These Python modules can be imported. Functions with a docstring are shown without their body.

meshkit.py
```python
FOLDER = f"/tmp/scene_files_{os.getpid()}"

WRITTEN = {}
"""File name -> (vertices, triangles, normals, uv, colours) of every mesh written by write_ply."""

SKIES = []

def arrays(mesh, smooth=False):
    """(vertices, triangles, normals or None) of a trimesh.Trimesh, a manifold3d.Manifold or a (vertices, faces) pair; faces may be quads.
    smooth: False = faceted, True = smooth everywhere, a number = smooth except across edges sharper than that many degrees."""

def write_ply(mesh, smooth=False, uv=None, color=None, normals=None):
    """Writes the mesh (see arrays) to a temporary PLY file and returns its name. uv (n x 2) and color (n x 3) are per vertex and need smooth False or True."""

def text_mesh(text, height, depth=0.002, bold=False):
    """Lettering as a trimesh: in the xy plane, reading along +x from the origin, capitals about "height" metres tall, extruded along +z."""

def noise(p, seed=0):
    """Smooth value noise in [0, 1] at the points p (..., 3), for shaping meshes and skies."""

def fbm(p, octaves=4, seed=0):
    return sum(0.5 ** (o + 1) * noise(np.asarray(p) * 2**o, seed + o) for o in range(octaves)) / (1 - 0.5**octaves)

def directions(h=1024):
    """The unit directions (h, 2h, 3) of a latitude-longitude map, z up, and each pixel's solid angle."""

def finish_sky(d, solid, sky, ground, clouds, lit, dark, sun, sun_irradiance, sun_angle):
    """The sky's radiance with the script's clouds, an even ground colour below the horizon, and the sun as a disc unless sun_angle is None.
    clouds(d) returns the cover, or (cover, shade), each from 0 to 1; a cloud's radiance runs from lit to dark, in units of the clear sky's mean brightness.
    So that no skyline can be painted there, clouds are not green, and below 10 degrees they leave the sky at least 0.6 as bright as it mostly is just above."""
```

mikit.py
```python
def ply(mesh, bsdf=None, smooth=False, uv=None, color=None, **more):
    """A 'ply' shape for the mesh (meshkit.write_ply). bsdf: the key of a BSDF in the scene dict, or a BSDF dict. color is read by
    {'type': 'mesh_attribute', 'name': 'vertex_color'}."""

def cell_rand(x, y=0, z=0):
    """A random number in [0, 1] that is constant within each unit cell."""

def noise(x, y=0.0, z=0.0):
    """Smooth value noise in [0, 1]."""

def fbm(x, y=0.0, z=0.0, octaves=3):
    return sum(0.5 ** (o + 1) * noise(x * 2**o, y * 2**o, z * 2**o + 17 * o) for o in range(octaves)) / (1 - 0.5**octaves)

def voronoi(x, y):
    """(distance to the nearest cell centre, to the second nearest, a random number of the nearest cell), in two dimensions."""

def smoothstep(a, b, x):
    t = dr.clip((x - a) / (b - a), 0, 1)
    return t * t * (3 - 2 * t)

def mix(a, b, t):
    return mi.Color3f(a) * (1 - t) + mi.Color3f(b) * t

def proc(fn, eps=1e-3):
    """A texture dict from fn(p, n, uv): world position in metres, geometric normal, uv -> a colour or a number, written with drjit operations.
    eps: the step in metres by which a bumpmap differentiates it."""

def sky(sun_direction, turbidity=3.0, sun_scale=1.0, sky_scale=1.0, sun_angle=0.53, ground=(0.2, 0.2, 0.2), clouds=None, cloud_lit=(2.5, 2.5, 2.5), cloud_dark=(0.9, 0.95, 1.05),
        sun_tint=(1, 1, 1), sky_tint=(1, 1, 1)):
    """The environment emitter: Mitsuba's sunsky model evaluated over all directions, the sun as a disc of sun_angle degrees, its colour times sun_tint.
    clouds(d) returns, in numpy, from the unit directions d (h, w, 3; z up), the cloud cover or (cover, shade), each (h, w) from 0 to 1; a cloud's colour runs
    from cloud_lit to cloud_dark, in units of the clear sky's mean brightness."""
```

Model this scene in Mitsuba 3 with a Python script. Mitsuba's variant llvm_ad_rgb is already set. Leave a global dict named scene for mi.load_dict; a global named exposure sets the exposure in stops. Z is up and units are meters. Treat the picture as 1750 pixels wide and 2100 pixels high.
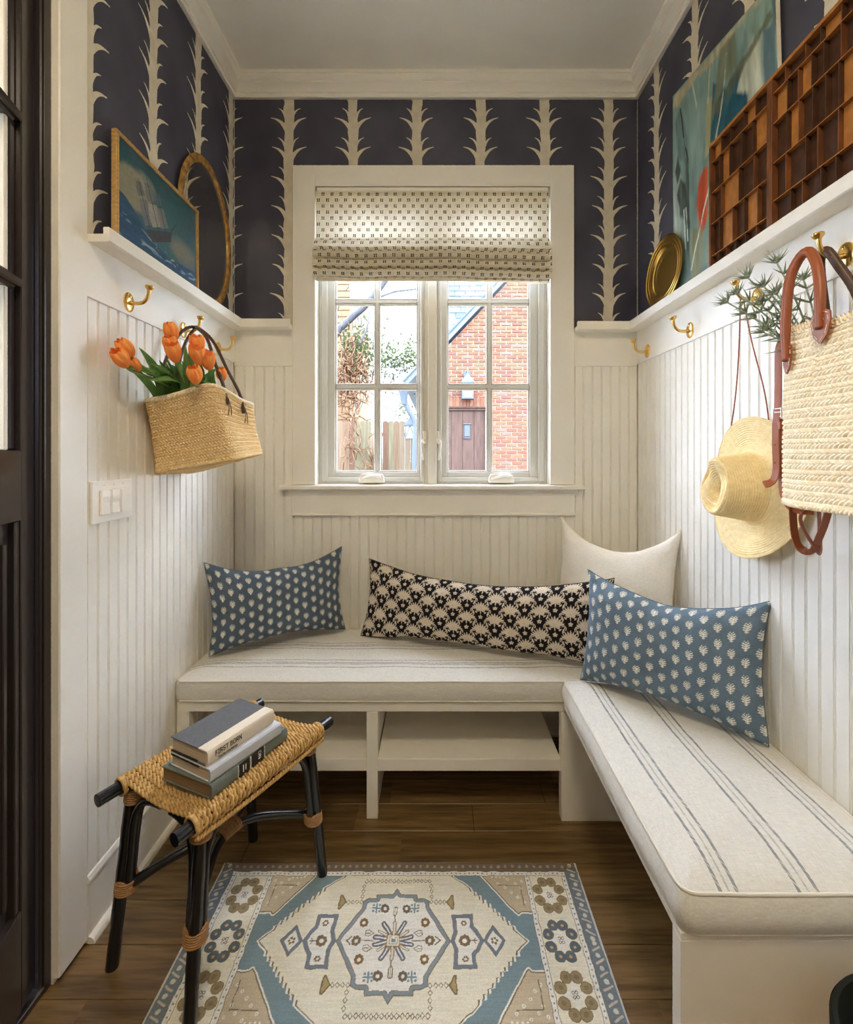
import math, random
import numpy as np
import trimesh, shapely, drjit as dr
import mitsuba as mi
import mikit, meshkit
from mikit import proc, smoothstep, mix, cell_rand
from shapely.geometry import Polygon, Point, LineString, box as sbox
from shapely.ops import unary_union
from trimesh.transformations import rotation_matrix

# ------------------------------------------------------------------ camera, sky, exposure
T = mi.ScalarTransform4f
scene, labels = {}, {}
FOCAL, WIDTH, HEIGHT = 970.0, 1750.0, 2100.0
VPX, VPY, CAM_Z = 894.0, 928.0, 1.3
scene['camera'] = {
    'type': 'perspective', 'fov_axis': 'x',
    'fov': 2 * math.degrees(math.atan(WIDTH / 2 / FOCAL)),
    'principal_point_offset_x': (WIDTH / 2 - VPX) / WIDTH,
    'principal_point_offset_y': (HEIGHT / 2 - VPY) / HEIGHT,
    'near_clip': 0.02, 'far_clip': 200.0,
    'to_world': T().look_at(origin=[0, 0, CAM_Z], target=[0, 1, CAM_Z], up=[0, 0, 1]),
}
scene['sky'] = mikit.sky((0.5, 0.5, 0.7), turbidity=4.0, sun_scale=0.0, ground=(0.3, 0.3, 0.28),
                         clouds=lambda d: (np.ones(d.shape[:2]), 0.25 * meshkit.fbm(d * 3.0, 3, 5)),
                         cloud_lit=(1.84, 2.09, 2.56), cloud_dark=(1.33, 1.51, 1.85))
exposure = 6.36
ROOM_LAMP = (0.58, 0.50, 0.37)       # the mudroom's own flush lamp, overhead and out of frame
HALL_LAMP = (0.13, 0.110, 0.080)          # warm ceiling lamps of the hall behind the camera

# ------------------------------------------------------------------ colours and materials
def lin(r, g, b):
    c = np.array([r, g, b], float) / 255.0
    return [float(x) for x in np.where(c <= 0.04045, c / 12.92, ((c + 0.055) / 1.055) ** 2.4)]

def rgb(c):
    return {'type': 'rgb', 'value': [float(x) for x in c]}

def mat(name, color, rough=0.5, metallic=0.0, spec=0.5, bump=None, bump_scale=1.0, two=True, **more):
    col = color if isinstance(color, dict) else rgb(color)
    b = {'type': 'principled', 'base_color': col, 'roughness': rough, 'metallic': metallic, 'specular': spec, **more}
    if bump is not None:
        b = {'type': 'bumpmap', 'arbitrary': bump, 'scale': bump_scale, 'bsdf': b}
    scene[name] = {'type': 'twosided', 'bsdf': b} if two else b
    return name

VC = {'type': 'mesh_attribute', 'name': 'vertex_color'}
PAINT = lin(226, 222, 212)
mat('m_paint', PAINT, 0.38, spec=0.45)
mat('m_ceiling', lin(234, 232, 224), 0.8, spec=0.2)
mat('m_sash', lin(206, 205, 199), 0.4, spec=0.45)
mat('m_plastic', lin(240, 236, 228), 0.18)
mat('m_brass', lin(226, 188, 112), 0.2, metallic=1.0)
mat('m_oldbrass', lin(176, 136, 62), 0.22, metallic=1.0)
mat('m_steel', lin(190, 190, 188), 0.28, metallic=1.0)
mat('m_doorwood', lin(44, 38, 37), 0.22, spec=0.5)
mat('m_black', lin(20, 21, 24), 0.2, spec=0.6)
mat('m_cloth_color', VC, 0.92, spec=0.1)
mat('m_oil_color', VC, 0.5, spec=0.3)
mat('m_gloss_color', VC, 0.45, spec=0.4)
mat('m_leather', lin(140, 74, 40), 0.42, spec=0.45)
mat('m_leather_dark', lin(70, 44, 26), 0.45, spec=0.45)
mat('m_piping', lin(214, 210, 198), 0.9, spec=0.1)
mat('m_paper', lin(214, 196, 170), 0.85, spec=0.1)
mat('m_linen', lin(214, 208, 194), 0.95, spec=0.05)
scene['m_glass'] = {'type': 'thindielectric', 'int_ior': 1.3}
scene['m_mirror'] = {'type': 'twosided', 'bsdf': {'type': 'conductor', 'specular_reflectance': rgb((0.72, 0.72, 0.7))}}

def _straw(base, var):
    def fn(p, n, uv):
        a = mikit.fbm(p.x * 90, p.y * 90, p.z * 90, octaves=2)
        b = mikit.noise(p.x * 420, p.y * 420, p.z * 420)
        return mix(base, var, dr.clip(0.75 * a + 0.45 * b - 0.1, 0, 1))
    return fn
mat('m_straw', proc(_straw(lin(248, 236, 208), lin(222, 200, 154))), 0.7, spec=0.25)
mat('m_straw_tan', proc(_straw(lin(242, 218, 170), lin(208, 172, 112))), 0.7, spec=0.25)
mat('m_straw_hat', proc(_straw(lin(240, 220, 168), lin(214, 184, 122))), 0.6, spec=0.3)
mat('m_rope', proc(_straw(lin(224, 190, 126), lin(156, 112, 60))), 0.7, spec=0.25)
mat('m_rattan', proc(_straw(lin(178, 136, 90), lin(128, 90, 54))), 0.55, spec=0.35)

# ------------------------------------------------------------------ helpers
_used = {}
def numbered(key):
    if key not in _used:
        _used[key] = 0
        return key
    _used[key] += 1
    return f"{key}_{_used[key]:03d}"

def tag(key, label=None, cat=None, group=None, kind=None):
    d = labels.setdefault(key, {})
    for k, v in (('label', label), ('category', cat), ('group', group), ('kind', kind)):
        if v: d[k] = v
    return key

def thing(name, label, cat, group=None):
    return tag(numbered(name), label, cat, group)

def struct(name, label=None):
    key = numbered(name)
    return tag(key, label, None, None, 'structure')

def put(name, mesh, bsdf, parent=None, smooth=False, label=None, cat=None, group=None, kind=None, uv=None, color=None, **more):
    key = numbered(f"{parent}__{name}" if parent else name)
    scene[key] = mikit.ply(mesh, bsdf, smooth=smooth, uv=uv, color=color, **more)
    if label or cat or group or kind: tag(key, label, cat, group, kind)
    return key

def reuse(name, shape, M, parent=None, label=None, **more):
    key = numbered(f"{parent}__{name}" if parent else name)
    scene[key] = {**shape, 'to_world': T(M), **more}
    if label: tag(key, label)
    return key

def cat_(*ms):
    ms = [m for m in (ms[0] if len(ms) == 1 and isinstance(ms[0], (list, tuple)) else ms)]
    return trimesh.util.concatenate(ms)

def box(x0, x1, y0, y1, z0, z1, b=0.0):
    if b <= 0:
        m = trimesh.creation.box((x1 - x0, y1 - y0, z1 - z0))
        m.apply_translation(((x0 + x1) / 2, (y0 + y1) / 2, (z0 + z1) / 2))
        return m
    pts = []
    for sx in (0, 1):
        for sy in (0, 1):
            for sz in (0, 1):
                c = np.array([(x0, x1)[sx], (y0, y1)[sy], (z0, z1)[sz]])
                d = np.array([1 - 2 * sx, 1 - 2 * sy, 1 - 2 * sz]) * b
                for k in range(3):
                    e = d.copy(); e[k] = 0
                    pts.append(c + e)
    return trimesh.convex.convex_hull(np.array(pts))

def M4(axes, origin):
    """axes: three rows = images of local x, y, z"""
    m = np.eye(4); m[:3, :3] = np.array(axes, float).T; m[:3, 3] = origin
    return m

def unit(v):
    v = np.asarray(v, float); return v / (np.linalg.norm(v) + 1e-12)

def moved(mesh, M):
    m = mesh.copy(); m.apply_transform(M); return m

def frames(P, up=None, closed=False):
    P = np.asarray(P, float); n = len(P)
    t = np.roll(P, -1, 0) - np.roll(P, 1, 0) if closed else np.gradient(P, axis=0)
    t /= np.linalg.norm(t, axis=1, keepdims=True) + 1e-12
    u = np.zeros_like(P)
    if up is not None:
        up = np.broadcast_to(np.asarray(up, float), P.shape)
        for i in range(n):
            u[i] = unit(up[i] - t[i] * (up[i] @ t[i]))
    else:
        a = np.array([0, 0, 1.0]) if abs(t[0][2]) < 0.9 else np.array([1.0, 0, 0])
        u[0] = unit(a - t[0] * (a @ t[0]))
        for i in range(1, n):
            u[i] = unit(u[i - 1] - t[i] * (u[i - 1] @ t[i]))
    return t, u, np.cross(t, u)

def sweep(P, prof, up=None, closed=False, scale=None, caps=True):
    """prof (k,2): coordinates along (side, up); swept over P"""
    P = np.asarray(P, float); prof = np.asarray(prof, float)
    t, u, w = frames(P, up, closed)
    n, k = len(P), len(prof)
    s = np.ones(n) if scale is None else np.asarray(scale, float)
    V = P[:, None] + s[:, None, None] * (w[:, None] * prof[None, :, :1] + u[:, None] * prof[None, :, 1:])
    V = V.reshape(-1, 3)
    F = []
    i = np.arange(n if closed else n - 1)[:, None]; j = np.arange(k)[None]
    a = (i * k + j).ravel(); b = (i * k + (j + 1) % k).ravel()
    c = (((i + 1) % n) * k + (j + 1) % k).ravel(); d = (((i + 1) % n) * k + j).ravel()
    F = np.vstack([np.stack([a, b, c], 1), np.stack([a, c, d], 1)])
    if caps and not closed:
        V = np.vstack([V, P[:1], P[-1:]]); jj = np.arange(k)
        c0 = np.stack([np.full(k, n * k), (jj + 1) % k, jj], 1)
        c1 = np.stack([np.full(k, n * k + 1), (n - 1) * k + jj, (n - 1) * k + (jj + 1) % k], 1)
        F = np.vstack([F, c0, c1])
    m = trimesh.Trimesh(V, F, process=False)
    return m

def circ(r, k=10):
    a = np.arange(k) / k * 2 * np.pi
    return np.stack([np.cos(a), np.sin(a)], 1) * r

def tube(P, r, k=10, closed=False, caps=True):
    P = np.asarray(P, float)
    if np.isscalar(r): return sweep(P, circ(r, k), closed=closed, caps=caps)
    return sweep(P, circ(1.0, k), closed=closed, scale=r, caps=caps)

def rect(w, h, c=0.0):
    a, b = w / 2, h / 2
    if c <= 0: return np.array([(-a, -b), (a, -b), (a, b), (-a, b)])
    return np.array([(-a + c, -b), (a - c, -b), (a, -b + c), (a, b - c), (a - c, b), (-a + c, b), (-a, b - c), (-a, -b + c)])

def spline(P, n=40, closed=False):
    from scipy.interpolate import CubicSpline
    P = np.asarray(P, float)
    if closed: P = np.vstack([P, P[:1]])
    d = np.concatenate([[0], np.cumsum(np.linalg.norm(np.diff(P, axis=0), axis=1) ** 0.6)])
    cs = CubicSpline(d, P, bc_type='periodic' if closed else 'natural')
    s = np.linspace(0, d[-1], n + 1 if closed else n)
    return cs(s)[:-1] if closed else cs(s)

def grid(P, closed_u=False):
    """P (n,m,3) -> mesh with shared vertices"""
    n, m = P.shape[:2]
    i = np.arange(n if closed_u else n - 1)[:, None]; j = np.arange(m - 1)[None]
    a = (i * m + j).ravel(); b = (((i + 1) % n) * m + j).ravel()
    c = (((i + 1) % n) * m + j + 1).ravel(); d = (i * m + j + 1).ravel()
    return trimesh.Trimesh(P.reshape(-1, 3), np.vstack([np.stack([a, b, c], 1), np.stack([a, c, d], 1)]), process=False)

def lathe(prof, k=32, axis=None, origin=(0, 0, 0)):
    """prof: (r, h) rows, turned about local z, then z -> axis"""
    prof = np.asarray(prof, float); a = np.arange(k) / k * 2 * np.pi
    P = np.stack([prof[:, 0][None] * np.cos(a)[:, None], prof[:, 0][None] * np.sin(a)[:, None], np.broadcast_to(prof[:, 1], (k, len(prof)))], -1)
    m = grid(P, True)
    M = np.eye(4)
    if axis is not None:
        M = trimesh.geometry.align_vectors([0, 0, 1], unit(axis))
    M = M.copy(); M[:3, 3] = origin
    m.apply_transform(M)
    return m

def extrude(poly, h, M=None):
    """shapely polygon extruded along +z by h"""
    geoms = getattr(poly, 'geoms', [poly])
    m = cat_([trimesh.creation.extrude_polygon(g, h, engine='earcut') for g in geoms if g.area > 1e-12])
    if M is not None: m.apply_transform(M)
    return m

def fbmn(P, f, octaves=3, seed=0):
    return meshkit.fbm(np.asarray(P) * f, octaves, seed)

def lerp(a, b, t): return a + (b - a) * t
def sstep(a, b, x):
    t = np.clip((x - a) / (b - a), 0, 1); return t * t * (3 - 2 * t)

XL, XR, YB, ZC = -0.923, 0.923, 2.165, 3.013     # left wall, right wall, back wall, ceiling
rng = np.random.default_rng(7)

# ================================================================== the room shell
def _floor(p, n, uv):
    # long oak boards running across the room: grain along x
    row = dr.floor(p.y / 0.125)
    piece = dr.floor((p.x + 3.1 * cell_rand(row, 3)) / 1.35)
    tone = cell_rand(row, piece, 7)
    g = mikit.fbm(p.x * 5 + 13 * tone, p.y * 70 + 40 * tone, 0.0, octaves=4)
    g2 = mikit.fbm(p.x * 22, p.y * 260, 3.0, octaves=2)
    c = mix(lin(156, 124, 80), lin(104, 78, 46), dr.clip(1.5 * g - 0.3, 0, 1))
    c = c * (0.52 + 0.22 * tone)
    return c * (0.82 + 0.3 * g2)
mat('m_floor', proc(_floor), 0.36, spec=0.45)

LEFT_TRUNK, BACK_TRUNK, PERIOD, RISE = 1.846, -0.087, 0.2933, 0.134
def _wallpaper(p, n, uv):
    back = dr.abs(n.y) > 0.5
    s = dr.select(back, p.x - BACK_TRUNK, dr.select(p.x < 0, p.y - LEFT_TRUNK, p.y - 1.985)) / PERIOD
    col = dr.floor(s + 0.5)
    wob = (mikit.noise(p.z * 14, col * 5.3) - 0.5) * 0.005
    x = dr.abs((s - col) * PERIOD + wob)
    side = dr.select((s - col) > 0, 1.0, 0.0)
    def leaf(zt, tx, k_, rnd):
        v = (p.z - zt) / RISE
        k = dr.floor(v + 0.999)                     # this tip is the next one above
        d = (k - v) * RISE                           # distance below the tip
        q = 1 - (x - 0.020) / (tx * (0.92 + 0.16 * cell_rand(k, col * 2 + side, rnd)) - 0.020)
        qq = dr.clip(q, 0, 1.3)
        lo = k_ * (0.0225 * dr.sqrt(qq) * (0.42 + 0.58 * qq) + 0.040 * dr.power(qq, 3.0))
        up = k_ * (0.0055 * qq + 0.020 * dr.power(qq, 3.0)) - 0.002 * dr.power(1 - dr.minimum(qq, 1), 4)
        return (q > 0) & (d > up + 0.002) & (d < lo + 0.002)
    big = leaf(2.703, 0.081, 1.0, 1)
    small = leaf(2.7455, 0.050, 0.78, 2)
    on = big | small
    w = 0.0185 + 0.007 * mikit.noise(p.z * 30 + 3.1 * col, side * 9)
    on = on | (x < w)
    dirt = mikit.fbm(p.x * 40 + p.y * 40, p.z * 40, 1.0, octaves=3)
    cream = mix(lin(214, 206, 188), lin(192, 182, 162), dirt)
    brush = mikit.fbm(p.x * 6, p.y * 6, p.z * 4, octaves=3)
    dark = mix(lin(55, 55, 69), lin(80, 80, 92), dr.clip(1.4 * brush - 0.2, 0, 1))
    return dr.select(on, cream, dark)
mat('m_wallpaper', proc(_wallpaper), 0.62, spec=0.3)

Y0 = -0.35                                            # where the mudroom opens to the hall
# --- floor: base and boards
fl = struct('floor', 'dark stained oak floor boards running across the room')
put('slab', box(-2.6, 2.6, -4.2, YB + 0.15, -0.12, -0.016), 'm_floor', fl)
for r in range(math.floor(Y0 / 0.125), math.ceil(YB / 0.125)):
    x = XL - 0.3 - 1.35 * float(rng.random())
    while x < XR:
        a, b = max(x, XL - 0.22), min(x + 1.35, XR + 0.02)
        if b - a > 0.02:
            put('plank', box(a + 0.0006, b - 0.0006, max(r * 0.125, Y0) + 0.0006, min((r + 1) * 0.125, YB) - 0.0006, -0.016, 0.0, 0.0012), 'm_floor', fl)
        x += 1.35
put('hall_boards', box(-2.6, 2.6, -4.2, Y0, -0.016, -0.0005), 'm_floor', fl)

put('ceiling', box(-2.6, 2.6, -4.2, YB + 0.15, ZC, ZC + 0.1), 'm_ceiling', None, kind='structure', label='plain pale ceiling')

# --- wall cores
WIN = (-0.549, 0.522, 1.153, 2.512)                   # window opening x0, x1, z0, z1
def wall_back_core():
    x0, x1, z0, z1 = WIN
    y0, y1 = YB + 0.012, YB + 0.15
    return cat_(box(XL - .15, x0, y0, y1, 0, ZC), box(x1, XR + .15, y0, y1, 0, ZC), box(x0, x1, y0, y1, 0, z0), box(x0, x1, y0, y1, z1, ZC))
wb = struct('wall_back', 'window wall with palm wallpaper above and beadboard below')
put('core', wall_back_core(), 'm_paint', wb)
DY0, DY1 = 0.22, 1.156                                # door opening along the left wall
wl = struct('wall_left', 'left wall with palm wallpaper above and beadboard below')
put('core', cat_(box(XL - .15, XL - .012, DY1 + 0.0, YB + .01, 0, ZC), box(XL - .15, XL - .012, DY0, DY1, 2.5, ZC), box(XL - .15, XL, Y0, DY0, 0, ZC)), 'm_paint', wl)
wr = struct('wall_right', 'right wall with palm wallpaper above and beadboard below')
put('core', box(XR + .012, XR + .15, Y0, YB + .01, 0, ZC), 'm_paint', wr)

# --- wallpaper sheets
def sheet_y(x0, x1, z0, z1, y):   # faces -y
    return trimesh.Trimesh([[x0, y, z0], [x1, y, z0], [x1, y, z1], [x0, y, z1]], [[0, 1, 2], [0, 2, 3]], process=False)
def slab_y(x0, x1, z0, z1, y): return box(x0, x1, y, YB + .0121, z0, z1)
put('wallpaper', cat_(slab_y(XL, -.62, 1.84, 2.95, YB + .004), slab_y(.60, XR, 1.84, 2.95, YB + .004), slab_y(-.62, .60, 2.58, 2.95, YB + .004)), 'm_wallpaper', wb, label='dark wallpaper with cream palm trunks around the window')
put('wallpaper', box(XL - .0121, XL - .004, 1.251, YB + .004, 1.84, 2.95), 'm_wallpaper', wl, label='dark wallpaper with cream palm trunks')
put('wallpaper', box(XR + .004, XR + .0121, Y0, YB + .004, 1.84, 2.95), 'm_wallpaper', wr, label='dark wallpaper with cream palm trunks')

# --- beadboard: every board is a piece
BW = 0.0424
def board_mesh(h, w=BW):
    pts = [(0, -.010), (0, -.0034), (.0006, -.0034), (.0014, -.0006), (.0024, 0), (w - .0078, 0), (w - .0068, -.0006), (w - .0060, -.0034), (w - .0054, -.0034), (w - .0048, -.0008), (w - .0036, 0.0001),
           (w - .0020, -.0004), (w - .0010, -.0014), (w - .0004, -.0034), (w - .0002, -.0034), (w - .0002, -.010)]
    return extrude(Polygon(pts), h)      # x along the wall, y = out of the wall
def boards(parent, a0, a1, z0, z1, place, w=BW):
    sh = mikit.ply(board_mesh(z1 - z0, w), 'm_paint')
    n = int(round((a1 - a0) / w)); w2 = (a1 - a0) / n
    for i in range(n):
        M = place(a0 + i * w2, z0)
        M = M @ np.diag([w2 / w, 1, 1, 1])
        reuse('board', sh, M, parent)
def back_boards(x0, x1, z0, z1):
    boards(wb, -x1, -x0, z0, z1, lambda s, z: np.array([[-1., 0, 0, -s], [0, -1, 0, YB], [0, 0, 1, z], [0, 0, 0, 1]]))
back_boards(XL, -.652, .30, 1.70)
back_boards(.632, XR, .30, 1.70)
back_boards(-.652, .632, .30, 1.03)
boards(wl, -YB, -1.251, .15, 1.72, lambda s, z: np.array([[0, 1., 0, XL - .002], [-1, 0, 0, -s], [0, 0, 1, z], [0, 0, 0, 1]]))
boards(wr, Y0, YB, .15, 1.71, lambda s, z: np.array([[0, -1., 0, XR + .002], [1, 0, 0, s], [0, 0, 1, z], [0, 0, 0, 1]]))

# --- rails, casings, baseboards
B = .0015
put('rail', cat_(box(XL, -.652, YB - .004, YB + .012, 1.694, 1.87, B), box(.632, XR, YB - .004, YB + .012, 1.694, 1.86, B)), 'm_paint', wb)
put('rail', box(XL - .012, XL + .003, 1.20, YB, 1.712, 1.862, B), 'm_paint', wl)
put('rail', box(XR - .003, XR + .012, Y0, YB, 1.702, 1.852, B), 'm_paint', wr)
put('casing', box(XL - .020, XL + .003, 1.156, 1.251, 0.012, ZC, .003), 'm_paint', wl, label='flat white door casing')
bl = struct('baseboard_left', 'white baseboard with a small shoe moulding')
put('board', box(XL - .012, XL + .003, 1.251, YB, 0, .165, B), 'm_paint', bl)
put('cap', extrude(Polygon([(0, 0), (.010, 0), (.010, .006), (.004, .016), (0, .018)]), YB - 1.251, M4([(1, 0, 0), (0, 0, 1), (0, 1, 0)], (XL - .002, 1.251, .160))), 'm_paint', bl)
put('shoe', extrude(Polygon([(0, 0), (.017, 0), (.0165, .006), (.013, .013), (.007, .0175), (0, .019)]), YB - 1.251, M4([(1, 0, 0), (0, 0, 1), (0, 1, 0)], (XL + .003, 1.251, 0))), 'm_paint', bl)
put('baseboard_right', box(XR - .003, XR + .012, Y0, YB, 0, .165, B), 'm_paint', None, kind='structure')

def around(prof, y0l, y0r):
    """sweep (p = out of the wall, z) round left, back and right wall"""
    prof = np.asarray(prof, float)
    P = np.array([[(XL + p, y0l, z) for p, z in prof], [(XL + p, YB - p, z) for p, z in prof], [(XR - p, YB - p, z) for p, z in prof], [(XR - p, y0r, z) for p, z in prof]])
    return grid(P)
crown = [(-.006, 2.918), (.010, 2.918), (.012, 2.921), (.012, 2.934), (.017, 2.937), (.017, 2.941), (.021, 2.948), (.027, 2.957), (.034, 2.965), (.037, 2.968), (.037, 2.972), (.041, 2.975), (.046, 2.982), (.050, 2.990), (.051, 2.997), (.053, 2.998), (.053, 3.014)]
put('trim_1', around(crown, Y0, Y0), 'm_paint', None, kind='structure', label='painted crown moulding under the ceiling')

def ledge(z0, z1, path):
    """picture ledge: shelf with a raised lip at the front edge"""
    prof = [(0, z0), (.056, z0), (.060, z0 + .003), (.060, z1 - .002), (.058, z1), (.045, z1), (.043, z1 - .002), (.043, z1 - .018), (0, z1 - .018)]
    rows = []
    for f in path: rows.append([f(p, z) for p, z in prof])
    m = grid(np.array(rows))
    caps = []
    pg = Polygon(prof)
    v2, f2 = trimesh.creation.triangulate_polygon(pg, engine='earcut')
    for f, flip in ((path[0], False), (path[-1], True)):
        V = np.array([f(p, z) for p, z in v2]); caps.append(trimesh.Trimesh(V, f2[:, ::-1] if flip else f2, process=False))
    return cat_(m, *caps)
lk = thing('picture_ledge', 'white picture ledge along the left wall holding the ship painting and the oval mirror', 'picture ledge')
put('shelf', ledge(1.858, 1.897, [lambda p, z: (XL + p, 1.251, z), lambda p, z: (XL + p, YB - p, z)]), 'm_paint', lk)
put('return', ledge(1.858, 1.897, [lambda p, z: (XL + p, YB - p, z), lambda p, z: (-.653, YB - p, z)]), 'm_paint', lk)
rk = thing('picture_ledge', 'white picture ledge along the right wall holding the type tray and brass plate', 'picture ledge')
put('shelf', ledge(1.848, 1.886, [lambda p, z: (XR - p, YB - p, z), lambda p, z: (XR - p, Y0 + .2, z)]), 'm_paint', rk)
put('return', ledge(1.848, 1.886, [lambda p, z: (.634, YB - p, z), lambda p, z: (XR - p, YB - p, z)]), 'm_paint', rk)

# --- the hall behind the camera: closed room with its own lamps and a glazed opening
hw = struct('wall_hall')
put('core', cat_(box(-2.6, -2.45, -4.2, Y0, 0, ZC), box(2.45, 2.6, -4.2, Y0, 0, ZC), box(-2.6, -1.6, -4.2, -4.05, 0, ZC), box(1.6, 2.6, -4.2, -4.05, 0, ZC), box(-1.6, 1.6, -4.2, -4.05, 0, ZC),
                 box(-2.6, XL - .15, Y0 - .12, Y0, 0, ZC), box(XR + .15, 2.6, Y0 - .12, Y0, 0, ZC), box(XL - .15, XR + .15, Y0 - .12, Y0, 2.75, ZC)), 'm_paint', hw)
def hall_lamp(x, y, r, col, which):
    t = thing('ceiling_lamp', f'round flush ceiling lamp {which}', 'ceiling lamp', 'flush ceiling lamps')
    put('canopy', lathe([(0, 0), (r * 1.06, 0), (r * 1.06, -.035), (r, -.035)], 40, origin=(x, y, ZC)), 'm_oldbrass', t, smooth=30)
    put('diffuser', lathe([(r, -.03), (r * .9, -.07), (r * .6, -.095), (r * .3, -.105), (0.0001, -.108)][::-1], 32, origin=(x, y, ZC)), 'm_plastic', t, smooth=True, emitter={'type': 'area', 'radiance': rgb(col)})
hall_lamp(0.0, -1.5, .26, HALL_LAMP, 'in the hall by the mudroom opening')
hall_lamp(0.0, -.10, .22, ROOM_LAMP, 'over the near end of the mudroom')
hall_lamp(0.0, -3.0, .26, HALL_LAMP, 'in the hall by the end wall')

# ================================================================== window
w1 = struct('window_1', 'pair of white casement windows with six panes each')
x0, x1, z0, z1 = WIN
put('casing', cat_(box(-.652, x0, YB - .014, YB + .012, 1.153, 2.608, .002), box(x1, .630, YB - .014, YB + .012, 1.153, 2.608, .002), box(x0, x1, YB - .014, YB + .012, z1, 2.608, .002)), 'm_paint', w1, label='flat beige window casing')
stool = [(0, 0), (.066, 0), (.070, .003), (.070, .014), (.066, .017), (.055, .022), (0, .022)]
put('stool', cat_(extrude(Polygon([(YB + .06, 1.131), (YB - .040, 1.131), (YB - .045, 1.135), (YB - .045, 1.146), (YB - .041, 1.151), (YB + .06, 1.153)]), 1.376, M4([(0, 1, 0), (0, 0, 1), (1, 0, 0)], (-.703, 0, 0))),
                  extrude(Polygon([(YB + .01, 1.105), (YB - .014, 1.105), (YB - .018, 1.113), (YB - .026, 1.120), (YB - .032, 1.127), (YB - .033, 1.1315), (YB + .01, 1.1315)]), 1.31, M4([(0, 1, 0), (0, 0, 1), (1, 0, 0)], (-.667, 0, 0)))), 'm_paint', w1, label='beige window stool')
put('apron', cat_(box(-.657, .635, YB - .012, YB + .012, 1.018, 1.11, .002), box(-.657, .635, YB - .017, YB + .012, 1.012, 1.024, .002)), 'm_paint', w1)
put('jamb', cat_(box(x0 - .004, x0, YB - .008, YB + .15, z0, z1), box(x1, x1 + .004, YB - .008, YB + .15, z0, z1), box(x0, x1, YB - .008, YB + .15, z1, z1 + .004), box(x0, x1, YB + .05, YB + .15, z0 - .03, z0 + .001)), 'm_sash', w1)
GY = 2.240                                             # plane of the glass
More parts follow.
